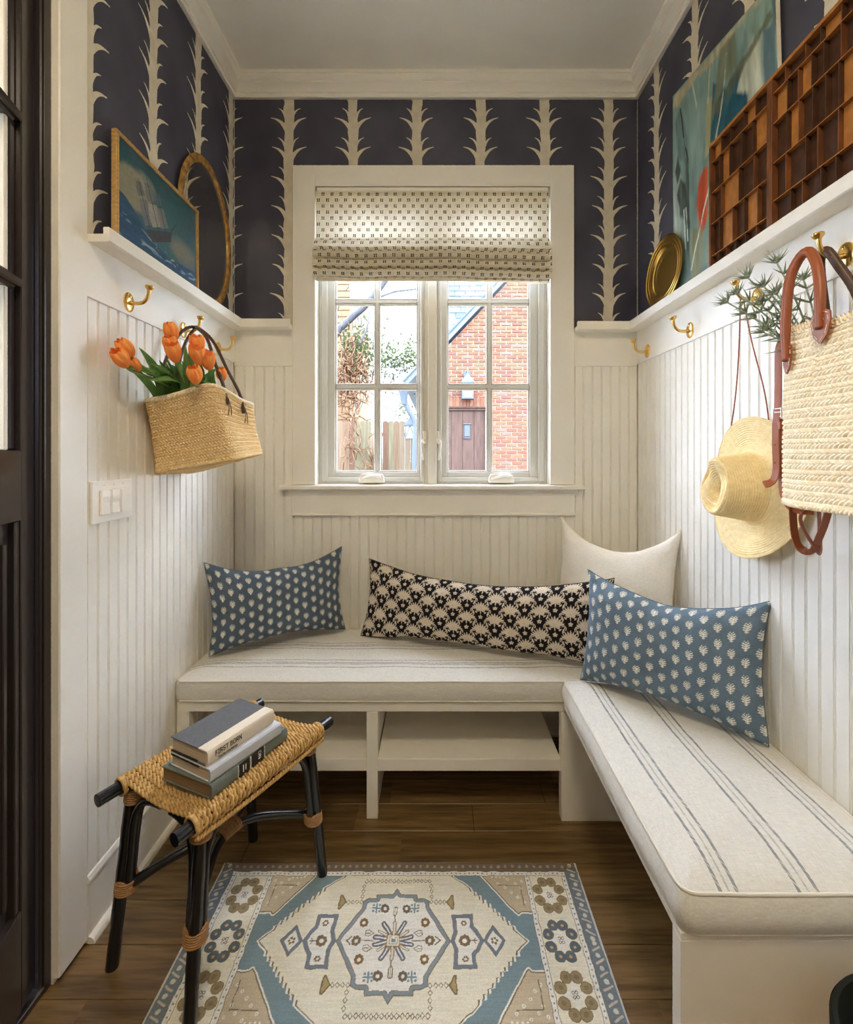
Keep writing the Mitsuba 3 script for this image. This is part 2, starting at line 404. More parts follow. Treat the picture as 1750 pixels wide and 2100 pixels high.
def frame_y(a, b, c, d, w, y0, y1, bev=.003):          # rectangular frame, one mesh: outer a..b x c..d, member width w (l, r, bottom, top)
    l, r, bo, to = w
    return cat_(box(a, a + l, y0, y1, c, d, bev), box(b - r, b, y0, y1, c, d, bev), box(a + l, b - r, y0, y1, c, c + bo, bev), box(a + l, b - r, y0, y1, d - to, d, bev))
put('frame', cat_(frame_y(x0, -.052, z0, z1, (.030, .014, .024, .03), 2.222, 2.30), frame_y(.008, x1, z0, z1, (.014, .030, .024, .03), 2.222, 2.30),
                  frame_y(x0 + .012, -.058, z0 + .010, z1, (.030, .014, .022, .03), 2.214, 2.24, .004), frame_y(.014, x1 - .012, z0 + .010, z1, (.014, .030, .022, .03), 2.214, 2.24, .004)), 'm_sash', w1)
put('mullion', cat_(box(-.036, .004, 2.200, 2.31, z0, z1, .002), box(-.070, .036, 2.236, 2.30, z0, z1)), 'm_paint', w1, label='flat beige mullion between the two sashes')
def sash(xa, xb, pa, pb, handed):
    """xa..xb outer, pa / pb = the two panes' x ranges"""
    s = numbered('window_1__sash'); tag(s, 'white casement sash with six panes')
    zb, zt = z0 + .030, z1 - .02
    zg0, zg1 = 1.210, 2.44
    put('stile', cat_(box(xa, pa[0], 2.226, 2.262, zb, zt, .003), box(pb[1], xb, 2.226, 2.262, zb, zt, .003)), 'm_sash', s)
    put('rail', cat_(box(pa[0], pb[1], 2.226, 2.262, zb, zg0, .003), box(pa[0], pb[1], 2.226, 2.262, zg1, zt, .003)), 'm_sash', s)
    def bead(a, b, c, d):      # bevelled inner stop along the rim of a light
        e = .006
        return frame_y(a, b, c, d, (e, e, e, e), 2.231, 2.25, .0025)
    rows = [(zg0, 1.600), (1.620, 2.000), (2.020, zg1)]
    ms = [box(pa[1], pb[0], 2.229, 2.258, zg0, zg1, .005)]
    for q in (0, 1): ms.append(box(pa[0], pb[1], 2.229, 2.258, rows[q][1], rows[q + 1][0], .005))
    put('muntin', cat_(ms), 'm_sash', s)
    put('bead', cat_([bead(a, b, c, d) for a, b in (pa, pb) for c, d in rows]), 'm_sash', s)
    for a, b in (pa, pb):
        for c, d in rows:
            m = trimesh.Trimesh([[a, GY, c], [b, GY, c], [b, GY, d], [a, GY, d]], [[0, 1, 2], [0, 2, 3]], process=False)
            put('pane', m, 'm_glass', s)
sash(-.512, -.064, (-.4736, -.285), (-.267, -.085), 1)
sash(.026, .480, (.055, .244), (.262, .441), -1)
def crank(xc):
    c = numbered('window_1__crank'); tag(c, 'folding crank handle on the window frame')
    body = extrude(Polygon([(-.056, 0), (.056, 0), (.054, .020), (.046, .034), (-.046, .034), (-.054, .020)]).buffer(.003), .030, M4([(1, 0, 0), (0, 0, 1), (0, -1, 0)], (xc, 2.214, z0 + .010)))
    put('cover', body, 'm_plastic', c, smooth=30)
    put('lever', tube(spline([(xc + .045, 2.178, z0 + .036), (xc + .01, 2.175, z0 + .038), (xc - .03, 2.178, z0 + .030), (xc - .046, 2.180, z0 + .022)], 16), .006, 8), 'm_plastic', c, smooth=True)
crank(-.298); crank(.304)
def latch(xc, sg):
    c = numbered('window_1__latch'); tag(c, 'small white sash latch lever')
    put('lever', tube(spline([(xc, 2.205, 1.36), (xc - sg * .010, 2.196, 1.355), (xc - sg * .013, 2.194, 1.33), (xc - sg * .008, 2.196, 1.29), (xc - sg * .007, 2.197, 1.265)], 16), [.005] * 8 + [.0045] * 8, 8), 'm_plastic', c, smooth=True)
    put('plate', box(xc - .007, xc + .007, 2.203, 2.2225, 1.34, 1.40, .002), 'm_plastic', c)
latch(-.052, 1); latch(.009, -1)

# ================================================================== roman shade
def _shade(p, n, uv):
    # uv in metres along the cloth: a mark of four short dashes, rows half-dropped
    pu, pv = 0.0410, 0.0272
    row = dr.floor(uv.y / pv)
    sh = dr.select((row - 2 * dr.floor(row / 2)) > 0.5, 0.5, 0.0)
    fx = uv.x / pu + sh
    fx = (fx - dr.floor(fx) - 0.5) * pu
    fy = (uv.y / pv - row - 0.5) * pv
    ax, ay = dr.abs(fx), dr.abs(fy)
    jit = 0.0007 * (mikit.noise(uv.x * 600, uv.y * 600) - 0.5)
    on = (dr.abs(ax - 0.0040) < 0.0024 + jit) & (dr.abs(ay - 0.0039) < 0.0032 + jit)
    weave = mikit.noise(uv.x * 300, uv.y * 900)
    cloth = mix(lin(232, 224, 204), lin(214, 204, 182), weave)
    return dr.select(on, mi.Color3f(lin(40, 34, 32)), cloth)
scene['m_shade'] = {'type': 'principledthin', 'base_color': proc(_shade), 'roughness': 0.9, 'diff_trans': 0.55, 'spec_trans': 0.0, 'eta': 1.3}
def shade_mesh():
    # profile down the cloth: (y forward of the hang line, z), then three hanging folds
    pr = [(0, 2.487), (0, 2.40), (.001, 2.32), (.004, 2.275), (.016, 2.262), (.030, 2.250), (.036, 2.236), (.034, 2.222), (.022, 2.214),
          (.020, 2.212), (.034, 2.208), (.042, 2.197), (.042, 2.184), (.036, 2.174), (.022, 2.170), (.021, 2.168), (.036, 2.164), (.044, 2.153), (.044, 2.141), (.037, 2.131), (.022, 2.128),
          (.021, 2.126), (.036, 2.122), (.042, 2.112), (.040, 2.100), (.030, 2.093), (.016, 2.091), (.014, 2.090), (.018, 2.082), (.018, 2.074)]
    pr = np.array(pr); n = 260
    d = np.concatenate([[0], np.cumsum(np.hypot(*np.diff(pr, axis=0).T))])
    m = 150
    dd = np.linspace(0, d[-1], m)
    py, pz = np.interp(dd, d, pr[:, 0]), np.interp(dd, d, pr[:, 1])
    xs = np.linspace(-.545, .514, n)
    Z = np.broadcast_to(pz, (n, m)).copy(); X = np.broadcast_to(xs[:, None], (n, m)).copy()
    low = sstep(2.30, 2.20, pz)[None]
    wave = 0.006 * np.sin(xs * 9 + 1)[:, None] + 0.004 * np.sin(xs * 23)[:, None]
    Z = Z + low * (-0.010 * sstep(-.2, .55, xs)[:, None] + .4 * wave)
    Y = 2.148 - np.broadcast_to(py, (n, m)) + .004 * (meshkit.fbm(np.stack([X * 7, Z * 9, X * 0], -1), 2, 3) - .5)
    X = X * (1 + .012 * low * (py[None] > .03))
    U = np.broadcast_to(xs[:, None], (n, m)); V = np.broadcast_to(dd[None], (n, m))
    return grid(np.stack([X, Y, Z], -1)), np.stack([U.ravel(), V.ravel()], 1)
sm, suv = shade_mesh()
rs = thing('roman_shade', 'cream roman shade with dark dash marks drawn up over the window', 'window shade')
put('cloth', sm, 'm_shade', rs, smooth=True, uv=suv)
put('headrail', box(-.543, .512, 2.152, 2.195, 2.462, 2.508, .002), 'm_paint', rs)
put('folded_cloth', cat_(box(-.540, .509, 2.1385, 2.1415, 2.095, 2.235, .001), box(-.538, .507, 2.143, 2.146, 2.10, 2.25, .001)), 'm_linen', rs)
for zz in (2.216, 2.17, 2.128, 2.084):
    put('batten', box(-.538, .508, 2.132, 2.137, zz - .01, zz + .01, .001), 'm_linen', rs)

# ================================================================== door on the left
DA = np.array([-.28, .96, 0]); DA = DA / np.linalg.norm(DA)          # from the latch edge to the hinge edge
HINGE = np.array([-.958, 1.132, 0]); DW = .80
dn = np.array([DA[1], -DA[0], 0])                                    # faces the room
d1 = struct('door_1', 'dark stained exterior door with glass panes standing ajar')
def dpos(s, dep, z): return HINGE - DA * s + dn * dep + np.array([0, 0, z])   # s from the hinge edge
def dbox(s0, s1, z0, z1, d0, d1_, bev=.002):
    m = box(s0, s1, d0, d1_, z0, z1, bev)
    return moved(m, M4([-DA, dn, (0, 0, 1)], HINGE))
ZB = .03
put('stile', dbox(0, .060, ZB, 2.44, -.044, 0), 'm_doorwood', d1)
put('stile', dbox(DW - .11, DW, ZB, 2.44, -.044, 0), 'm_doorwood', d1)
put('rail', dbox(.060, DW - .11, ZB, .26, -.044, 0), 'm_doorwood', d1)
put('rail', dbox(.060, DW - .11, 1.145, 1.305, -.044, 0), 'm_doorwood', d1)
put('rail', dbox(.060, DW - .11, 2.40, 2.44, -.044, 0), 'm_doorwood', d1)
put('panel', dbox(.060, DW - .11, .26, 1.145, -.034, -.016), 'm_doorwood', d1)
put('panel_moulding', cat_(dbox(.060, .078, .26, 1.145, -.02, -.004), dbox(.098, .112, .30, 1.10, -.02, -.008)), 'm_doorwood', d1)
for zz in (1.684, 2.06):
    put('muntin', cat_(dbox(.060, DW - .11, zz - .010, zz + .010, -.03, .004, .004), dbox(.070, DW - .11, zz - .018, zz + .018, -.03, -.006, .004)), 'm_doorwood', d1)
put('sticking', cat_(*[dbox(.060, .083, a, b, -.030, -.012, .004) for a, b in ((1.305, 1.674), (1.694, 2.05), (2.07, 2.40))]), 'm_doorwood', d1)
for a, b in ((1.305, 1.674), (1.694, 2.05), (2.07, 2.40)):
    put('glazing_bead', dbox(.083, .096, a, b, -.034, -.014, .002), 'm_paint', d1, label='pale glazing bead beside the pane')
    for s0, s1 in ((.094, .39), (.41, DW - .11)):
        V = [dpos(s0, -.026, a), dpos(s1, -.026, a), dpos(s1, -.026, b), dpos(s0, -.026, b)]
        put('pane', trimesh.Trimesh(V, [[0, 1, 2], [0, 2, 3]], process=False), 'm_glass', d1)
put('muntin', dbox(.39, .41, 1.305, 2.40, -.03, -.004), 'm_doorwood', d1)
dj = struct('trim_2', 'dark stained door frame')
put('jamb', cat_(box(XL - .30, XL - .021, 1.139, 1.156, 0, 2.50), box(XL - .030, XL - .021, 1.130, 1.140, 0, 2.50, .003), box(XL - .0205, XL - .017, 1.1355, 1.156, 0, 2.50, .001), box(XL - .15, XL - .02, DY0, 1.15, 2.46, 2.5)), 'm_doorwood', dj)
put('jamb', box(XL - .15, XL - .001, DY0, DY0 + .02, 0, 2.5), 'm_doorwood', dj)
put('threshold', cat_(box(XL - .16, XL - .018, DY0, 1.139, 0.0, .012, .003), box(XL - .30, XL - .16, DY0 - .1, 1.3, -.03, .004)), 'm_doorwood', dj)
put('threshold_strip', cat_(box(XL - .024, XL - .018, DY0, 1.139, .012, .017, .001), box(XL - .112, XL - .104, DY0, 1.139, .012, .017, .001)), 'm_steel', dj, label='thin metal strips on the threshold')

# ================================================================== built-in benches
YF = 1.678                                             # front of the back bench
bb = thing('storage_bench', 'white built-in bench with open cubbies below the window', 'bench')
put('seat_board', box(XL + .004, XR - .004, YF, YB - .002, .380, .4185, .002), 'm_paint', bb)
put('end_stile', box(XL + .004, -.875, YF, YF + .03, 0, .380, .001), 'm_paint', bb)
put('divider', box(-.2457, -.206, YF, YF + .03, 0, .3795, .001), 'm_paint', bb)
put('divider', box(-.240, -.211, YF + .03, YB - .002, 0, .3795), 'm_paint', bb)
put('shelf', box(-.875, -.2457, YF, YB - .002, .170, .213, .001), 'm_paint', bb)
put('shelf', box(-.206, .443, YF, YB - .002, .170, .213, .001), 'm_paint', bb)
put('end_panel', box(.443, XR - .004, YF - .012, YF + .024, 0, .3795, .0015), 'm_paint', bb)
rb = thing('storage_bench', 'white built-in bench along the right wall with an open side', 'bench')
YN = .868                                              # its near end
put('seat_board', box(.450, XR - .004, YN, YF - .013, .404, .4185, .0015), 'm_paint', rb)
put('end_panel', box(.450, XR - .004, YN, YN + .032, 0, .4038, .0012), 'm_paint', rb)

# ------------------------------------------------------------------ cushions
def _stripe(c, lines, w):
    s = mi.Float(0)
    for l in lines: s = dr.maximum(s, dr.select(dr.abs(c - l) < w, 1.0, 0.0))
    return s
def _linen(c, p, other):
    """striped woven linen: thread noise, slubs"""
    a = mikit.noise(p.x * 700, p.y * 110, p.z * 300)
    b = mikit.noise(p.x * 110, p.y * 700, p.z * 300)
    base = mix(lin(219, 216, 208), lin(198, 195, 187), dr.clip(.6 * a + .6 * b - .1, 0, 1))
    twill = mikit.noise((other + 1.5 * c) * 420.0)
    return base, twill
def _cush_back(p, n, uv):
    base, tw = _linen(p.y, p, p.x)
    up = dr.select(p.z > .489, 1.0, 0.0)
    y = p.y + .002 * mikit.noise(p.x * 9)
    s = _stripe(y, (1.752, 1.776, 1.787, 1.806, 1.912, 1.936, 1.947, 1.966), .0026) * up * dr.select(tw > .18, .75, .25)
    return mix(base, lin(118, 122, 124), s)
def _cush_right(p, n, uv):
    base, tw = _linen(p.x, p, p.y)
    up = dr.select(p.z > .491, 1.0, 0.0)
    x = p.x + .003 * mikit.noise(p.y * 7)
    s = _stripe(x, (.524, .555, .669, .703, .822, .855), .0031) + .6 * _stripe(x, (.5395, .686, .8385), .0018)
    s = dr.minimum(s, 1) * up * dr.select(tw > .22, .8, .2)
    return mix(base, lin(112, 118, 122), s)
mat('m_cushion_back', proc(_cush_back), .95, spec=.08)
mat('m_cushion_right', proc(_cush_right), .95, spec=.08)

def cushion(x0, x1, y0, y1, z0, z1, crown, rad, nx, ny, seed, bulge=.010):
    """boxed cushion: rounded plan, domed top, sides that swell a little; returns the mesh and its two piping loops"""
    cx, cy, hx, hy = (x0 + x1) / 2, (y0 + y1) / 2, (x1 - x0) / 2, (y1 - y0) / 2
    def rim(k, off):
        a = np.linspace(0, 2 * np.pi, k, endpoint=False)
        pl = Polygon([(cx - hx + rad, cy - hy + rad), (cx + hx - rad, cy - hy + rad), (cx + hx - rad, cy + hy - rad), (cx - hx + rad, cy + hy - rad)]).buffer(rad + off, 24)
        L = pl.exterior; s = np.linspace(0, L.length, k, endpoint=False)
        return np.array([L.interpolate(t).coords[0] for t in s])
    k = 2 * (nx + ny)
    rings = []
    base = rim(k, 0.0)
    ctr = np.array([cx, cy])
    wav = lambda P, A, f, sd: A * (meshkit.fbm(np.c_[P * f, np.zeros(len(P))], 2, sd) - .5)
    prof = []
    for t in np.linspace(0, 1, 9):                     # up the boxing
        b = bulge * math.sin(math.pi * t) + .002
        P = ctr + (base - ctr) * (1 + b / np.maximum(np.abs(base - ctr).max(1), .05))[:, None]
        z = z0 + (z1 - z0) * t + wav(P, .006, 9, seed) * math.sin(math.pi * t) + wav(P, .005, 6, seed + 3) * t
        prof.append(np.c_[P, z])
    top = prof[-1].copy()
    rings += prof
    for t in np.linspace(0, 1, 34)[1:]:                # over the top: shrink towards the middle line
        q = 1 - t
        P = np.c_[cx + (base[:, 0] - cx) * (1 - t * (min(hx, hy) / hx if hx > hy else 1)), cy + (base[:, 1] - cy) * (1 - t * (min(hx, hy) / hy if hy > hx else 1))]
        e = np.minimum(hx - np.abs(P[:, 0] - cx), hy - np.abs(P[:, 1] - cy)).clip(0)
        dome = crown * (1 - np.exp(-e / .045))
        z = top[:, 2] * (1 - t) ** 6 + (1 - (1 - t) ** 6) * z1 + dome + .012 * (meshkit.fbm(np.c_[P * 7, np.zeros(k)], 3, seed + 9) - .5) * sstep(0, .05, e)
        rings.append(np.c_[P, z])
    P = np.array(rings).transpose(1, 0, 2)
    P = np.concatenate([np.c_[base, np.full(k, z0)][:, None] * np.array([1, 1, 1]), P], 1)
    m = grid(P, True)
    return m, top + np.array([0, 0, .001]), prof[0] + np.array([0, 0, .002])
cm, pt, pb = cushion(XL + .006, XR - .006, YF - .006, YB - .006, .4195, .490, .018, .012, 150, 60, 4, .006)
cb = thing('seat_cushion', 'long linen cushion with thin grey stripes on the bench under the window', 'seat cushion')
put('cover', cm, 'm_cushion_back', cb, smooth=50)
put('piping', tube(pt[::2], .0032, 6, closed=True), 'm_piping', cb, smooth=True)
put('piping', tube(pb[::2], .0030, 6, closed=True), 'm_piping', cb, smooth=True)
cm, pt, pb = cushion(.452, XR - .006, YN - .004, YF - .008, .4195, .494, .022, .026, 60, 110, 11, .013)
cr = thing('seat_cushion', 'linen cushion with three grey stripe bands on the right-hand bench', 'seat cushion')
put('cover', cm, 'm_cushion_right', cr, smooth=50)
put('piping', tube(pt[::2], .0034, 6, closed=True), 'm_piping', cr, smooth=True)
put('piping', tube(pb[::2], .0030, 6, closed=True), 'm_piping', cr, smooth=True)

# ------------------------------------------------------------------ pillows
def pillow(w, h, t, step, seed, pinch=.055, sag=None, wr=.004, slump=0.0):
    """local x along the width, y up, z towards the viewer; returns mesh, uv in metres of cloth"""
    nx, ny = int(w / step) + 1, int(h / step) + 1
    u = np.linspace(-1, 1, nx)[:, None]; v = np.linspace(-1, 1, ny)[None]
    X = w / 2 * u * (1 - pinch * (1 - v ** 2) * np.abs(u) ** 3 * (h / w) ** .5)
    Yv = h / 2 * v * (1 - pinch * 2.2 * (1 - np.abs(u) ** 2.2) * np.abs(v) ** 3)
    X = X + 0 * v; Yv = Yv + 0 * u
    X, Yv = wob(X, Yv, seed)
    e = ((1 - np.abs(u) ** 2.6) * (1 - np.abs(v) ** 2.4)).clip(0)
    prof = e ** .52
    q = np.stack([X * 6, Yv * 6, 0 * X], -1)
    lump = 1 + .35 * (meshkit.fbm(q, 3, seed) - .5)
    edge = np.minimum(1 - np.abs(u), (1 - np.abs(v)) * 1.0)
    puck = wr * (meshkit.noise(np.stack([X * 60 + 0 * v, 0 * Yv + 3, 0 * X], -1), seed + 4) - .5) * np.exp(-((1 - np.abs(v)) / .35)) * 1.6
    puck2 = wr * (meshkit.noise(np.stack([0 * X, Yv * 60, 0 * X + 9], -1), seed + 5) - .5) * np.exp(-((1 - np.abs(u)) / .22)) * 1.6
    crease = wr * 1.3 * (meshkit.noise(np.stack([X * 16 + Yv * 8, Yv * 3, 0 * X], -1), seed + 8) - .5)
    Z = t / 2 * prof * lump + (puck + puck2 + crease) * sstep(0, .12, edge)
    front = np.stack([X, Yv, Z], -1)
    back = np.stack([X, Yv, -t / 2 * prof * lump], -1)[::4, ::4]
    bx, by = np.arange(nx)[::4], np.arange(ny)[::4]
    # the back is coarser; its rim follows the same outline
    def side(P, flip):
        m = grid(P)
        if flip: m.faces = m.faces[:, ::-1]
        return m
    if slump:
        for P in (front, back): P[..., 1] -= slump * (1 - (P[..., 0] / (w / 2)) ** 2) * sstep(-h / 2, h / 2, P[..., 1])
    F, B = side(front, False), side(back, True)
    uv = np.concatenate([np.c_[((u + 0 * v) * w / 2).ravel(), ((v + 0 * u) * h / 2).ravel()], np.c_[((u + 0 * v) * w / 2)[::4, ::4].ravel(), ((v + 0 * u) * h / 2)[::4, ::4].ravel()]])
    m = trimesh.Trimesh(np.vstack([F.vertices, B.vertices]), np.vstack([F.faces, B.faces + len(F.vertices)]), process=False)
    return m, uv
def wob(X, Y, seed):
    q = np.stack([X * 7, Y * 7, 0 * X], -1)
    return X + .016 * (meshkit.fbm(q, 2, seed + 31) - .5), Y + .016 * (meshkit.fbm(q, 2, seed + 32) - .5)
def seam(w, h, pinch, slump=0, seed=0):
    u = np.linspace(-1, 1, 60); v = np.linspace(-1, 1, 40)
    px = lambda u, v: w / 2 * u * (1 - pinch * (1 - v ** 2) * np.abs(u) ** 3 * (h / w) ** .5)
    py = lambda u, v: h / 2 * v * (1 - pinch * 2.2 * (1 - np.abs(u) ** 2.2) * np.abs(v) ** 3)
    pts = [(u_, -1) for u_ in u[:-1]] + [(1, v_) for v_ in v[:-1]] + [(u_, 1) for u_ in u[::-1][:-1]] + [(-1, v_) for v_ in v[::-1][:-1]]
    P = np.array([(px(a, b), py(a, b), 0) for a, b in pts])
    P[:, 0], P[:, 1] = wob(P[:, 0], P[:, 1], seed)
    if slump: P[:, 1] -= slump * (1 - (P[:, 0] / (w / 2)) ** 2) * sstep(-h / 2, h / 2, P[:, 1])
    return P

def seg(px, py, ax, ay, bx, by):
    dx, dy = bx - ax, by - ay
    t = np.clip(((px - ax) * dx + (py - ay) * dy) / (dx * dx + dy * dy + 1e-12), 0, 1)
    return np.hypot(px - ax - t * dx, py - ay - t * dy)
def block_sprig(uv, ground, ink):
    """half-dropped little sprigs: a stem, three pairs of leaves, two buds"""
    pw, ph = .0360, .0480
    colm = np.floor(uv[:, 0] / pw)
    x = (uv[:, 0] / pw - colm - .5) * pw
    yy = uv[:, 1] / ph + .5 * (colm % 2)
    row = np.floor(yy); y = (yy - row - .5) * ph * 1.0
    # two columns interleaved: period pw holds one motif; shift some
    y = y + .0010
    d = seg(x, y, 0, -.0135, .0005, .004) - .0011
    for s in (-1, 1):
        for k, (y0, l) in enumerate(((-.0070, .0082), (-.0012, .0094), (.0042, .0078))):
            tip = (s * l, y0 + .0034 + .0006 * k)
            d = np.minimum(d, seg(x, y, s * .0012, y0, *tip) - .0015)
        d = np.minimum(d, np.hypot(x - s * .0042, y - .0132) - .0015)
        d = np.minimum(d, seg(x, y, s * .0008, -.0125, s * .0040, -.0108) - .0009)
    d = np.minimum(d, np.hypot(x, y - .0098) - .0019)
    n = meshkit.fbm(np.c_[uv * 260, np.zeros(len(uv))], 2, 2)
    on = sstep(.0005, -.0004, d + .0009 * (n - .5))
    tone = meshkit.fbm(np.c_[uv * 18, np.zeros(len(uv))], 3, 6)[:, None]
    thread = meshkit.noise(np.c_[uv * [900, 350], np.zeros(len(uv))], 8)[:, None]
    g = np.array(ground) * (.82 + .3 * tone) * (.9 + .2 * thread)
    i = np.array(ink) * (.9 + .2 * thread)
    return g * (1 - on[:, None]) + i * on[:, None]
def block_lotus(uv, ground, ink):
    """black ground, cream lotus fans in half-dropped columns with scrolling vines between"""
    uv = uv / 1.22
    pw, ph = .092, .082
    colm = np.floor(uv[:, 0] / (pw / 2))
    x = (uv[:, 0] / (pw / 2) - colm - .5) * (pw / 2)
    yy = uv[:, 1] / ph + .5 * (colm % 2)
    row = np.floor(yy); y = (yy - row - .5) * ph
    d = np.full(len(uv), 1.0)
    def neighbours(f):
        nonlocal d
        for dx in (-1, 0, 1):
            for dy in (-1, -.5, 0, .5, 1):
                if (abs(dx) == 1) != (abs(dy) == .5): continue
                d = np.minimum(d, f(x - dx * pw / 2, y - dy * ph))
    def petal(x, y, ox, oy, a, L, w):
        """pointed petal from (ox, oy) in the direction a from straight up"""
        dx, dy = x - ox, y - oy
        t = dx * np.sin(a) + dy * np.cos(a); q = dx * np.cos(a) - dy * np.sin(a)
        f = np.clip(t / L, 0, 1)
        half = w * np.sin(np.pi * np.clip(f * .86 + .10, 0, 1)) ** .8
        return np.maximum(np.abs(q) - half, np.maximum(-t, t - L))
    def lotus(x, y):
        o = np.full(len(x), 1.0)
        for k in range(-4, 5):
            a = k * .27
            o = np.minimum(o, petal(x, y, .0020 * k, -.012 - .0006 * abs(k), a, .0300 - .0018 * abs(k), .0033))
        for s_ in (-1, 1):
            o = np.minimum(o, petal(x, y, 0, -.0135, s_ * 2.35, .0150, .0028))
            o = np.minimum(o, petal(x, y, 0, -.0135, s_ * 1.85, .0170, .0022))
        return np.minimum(o, petal(x, y, 0, -.0135, np.pi, .020, .0020))
    def vine(x, y):
        s_ = np.abs(x)
        r, a = np.hypot(s_ - .0225, y + .020), np.arctan2(s_ - .0225, y + .020)
        arc = np.where(np.abs(a) < 2.2, np.abs(r - .0105) - .0014, 1)
        curl = np.where(a > -.6, np.abs(np.hypot(s_ - .0235, y + .0185) - .0048) - .0012, 1)
        o = np.minimum(arc, curl)
        o = np.minimum(o, petal(s_, y, .0245, .004, -.35, .0150, .0030))
        return np.minimum(o, petal(s_, y, .0120, -.030, .75, .0110, .0024))
    def floret(x, y):
        yy = y - .0375
        r, a = np.hypot(x, yy), np.arctan2(x, yy)
        return np.maximum(r - .0078 * (.5 + .5 * np.abs(np.cos(2.5 * a))), .0013 - r)
    for f in (lotus, vine, floret): neighbours(f)
    n = meshkit.fbm(np.c_[uv * 220, np.zeros(len(uv))], 2, 2)
    on = sstep(.0006, -.0005, d + .0010 * (n - .5))
    th = meshkit.noise(np.c_[uv * [900, 350], np.zeros(len(uv))], 8)[:, None]
    return np.array(ground) * (.9 + .2 * th) * (1 - on[:, None]) + np.array(ink) * (.88 + .24 * th) * on[:, None]

def place_pillow(key, mesh, color, bl, br, top, bsdf, edge, uv=None):
    """bl, br: bottom corners; top: a point the plane leans to (middle of the top edge)"""
    bl, br, top = map(lambda v: np.array(v, float), (bl, br, top))
    ax = unit(br - bl); mid = (bl + br) / 2
    up = top - mid; up = unit(up - ax * (up @ ax))
    M = M4([ax, up, np.cross(ax, up)], mid)
    return M

BLUE, INK = lin(82, 95, 108), lin(224, 219, 208)
def add_pillow(label, w, h, t, step, seed, bl, br, top, paint, pinch=.055, slump=.0, bsdf='m_cloth_color', pip=.0018, wr=.006, seam_m='m_seam'):
    k = thing('throw_pillow', label, 'pillow')
    m, uv = pillow(w, h, t, step, seed, pinch, slump=slump, wr=wr)
    M = place_pillow(k, m, None, bl, br, top, None, None)
    M = M @ np.array([[1, 0, 0, 0], [0, 1, 0, h / 2], [0, 0, 1, 0], [0, 0, 0, 1.]])
    col = paint(uv) if paint else None
    put('cover', moved(m, M), bsdf, k, smooth=True, color=col)
    S = seam(w, h, pinch, slump, seed)
    put('seam', moved(tube(S, pip, 6, closed=True), M), seam_m if paint else 'm_linen', k, smooth=True)
    return k
mat('m_seam', lin(92, 104, 116), .95, spec=.05)
mat('m_seam_black', lin(40, 36, 38), .95, spec=.05)
mat('m_cream', proc(lambda p, n, uv: mix(lin(240, 236, 227), lin(218, 212, 200), mikit.fbm(p.x * 320, p.y * 320, p.z * 320, octaves=2))), .97, spec=.04)
scene['m_cream_cloth'] = {'type': 'twosided', 'bsdf': {'type': 'bumpmap', 'arbitrary': proc(lambda p, n, uv: mikit.fbm(p.x * 260, p.y * 260, p.z * 260, octaves=2)), 'scale': .0012,
                          'bsdf': scene['m_cream']['bsdf']}}
add_pillow('dark blue lumbar pillow with pale sprigs in the left corner of the bench', .555, .355, .17, .0017, 3, (-.875, 1.815, .514), (-.400, 2.100, .520), (-.672, 2.000, .86), lambda uv: block_sprig(uv, BLUE, INK), pinch=.085, slump=.03)
add_pillow('blue lumbar pillow with pale sprigs leaning on the right wall', .545, .375, .18, .0017, 8, (.508, 1.640, .514), (.885, 1.268, .516), (.735, 1.495, .87), lambda uv: block_sprig(uv, lin(98, 116, 130), INK), pinch=.08, slump=.03)
add_pillow('square cream wool pillow in the right corner behind the long pillow', .50, .50, .17, .004, 5, (.545, 2.06, .512), (.870, 1.760, .512), (.735, 1.955, .99), None, pinch=.10, slump=.060, bsdf='m_cream_cloth', wr=.003)
add_pillow('long black bolster pillow with a cream lotus print', 1.02, .325, .15, .0018, 6, (-.315, 2.035, .512), (.640, 1.715, .512), (.190, 1.945, .82), lambda uv: block_lotus(uv, lin(30, 27, 30), lin(206, 194, 178)), pinch=.075, slump=.045, seam_m='m_seam_black')

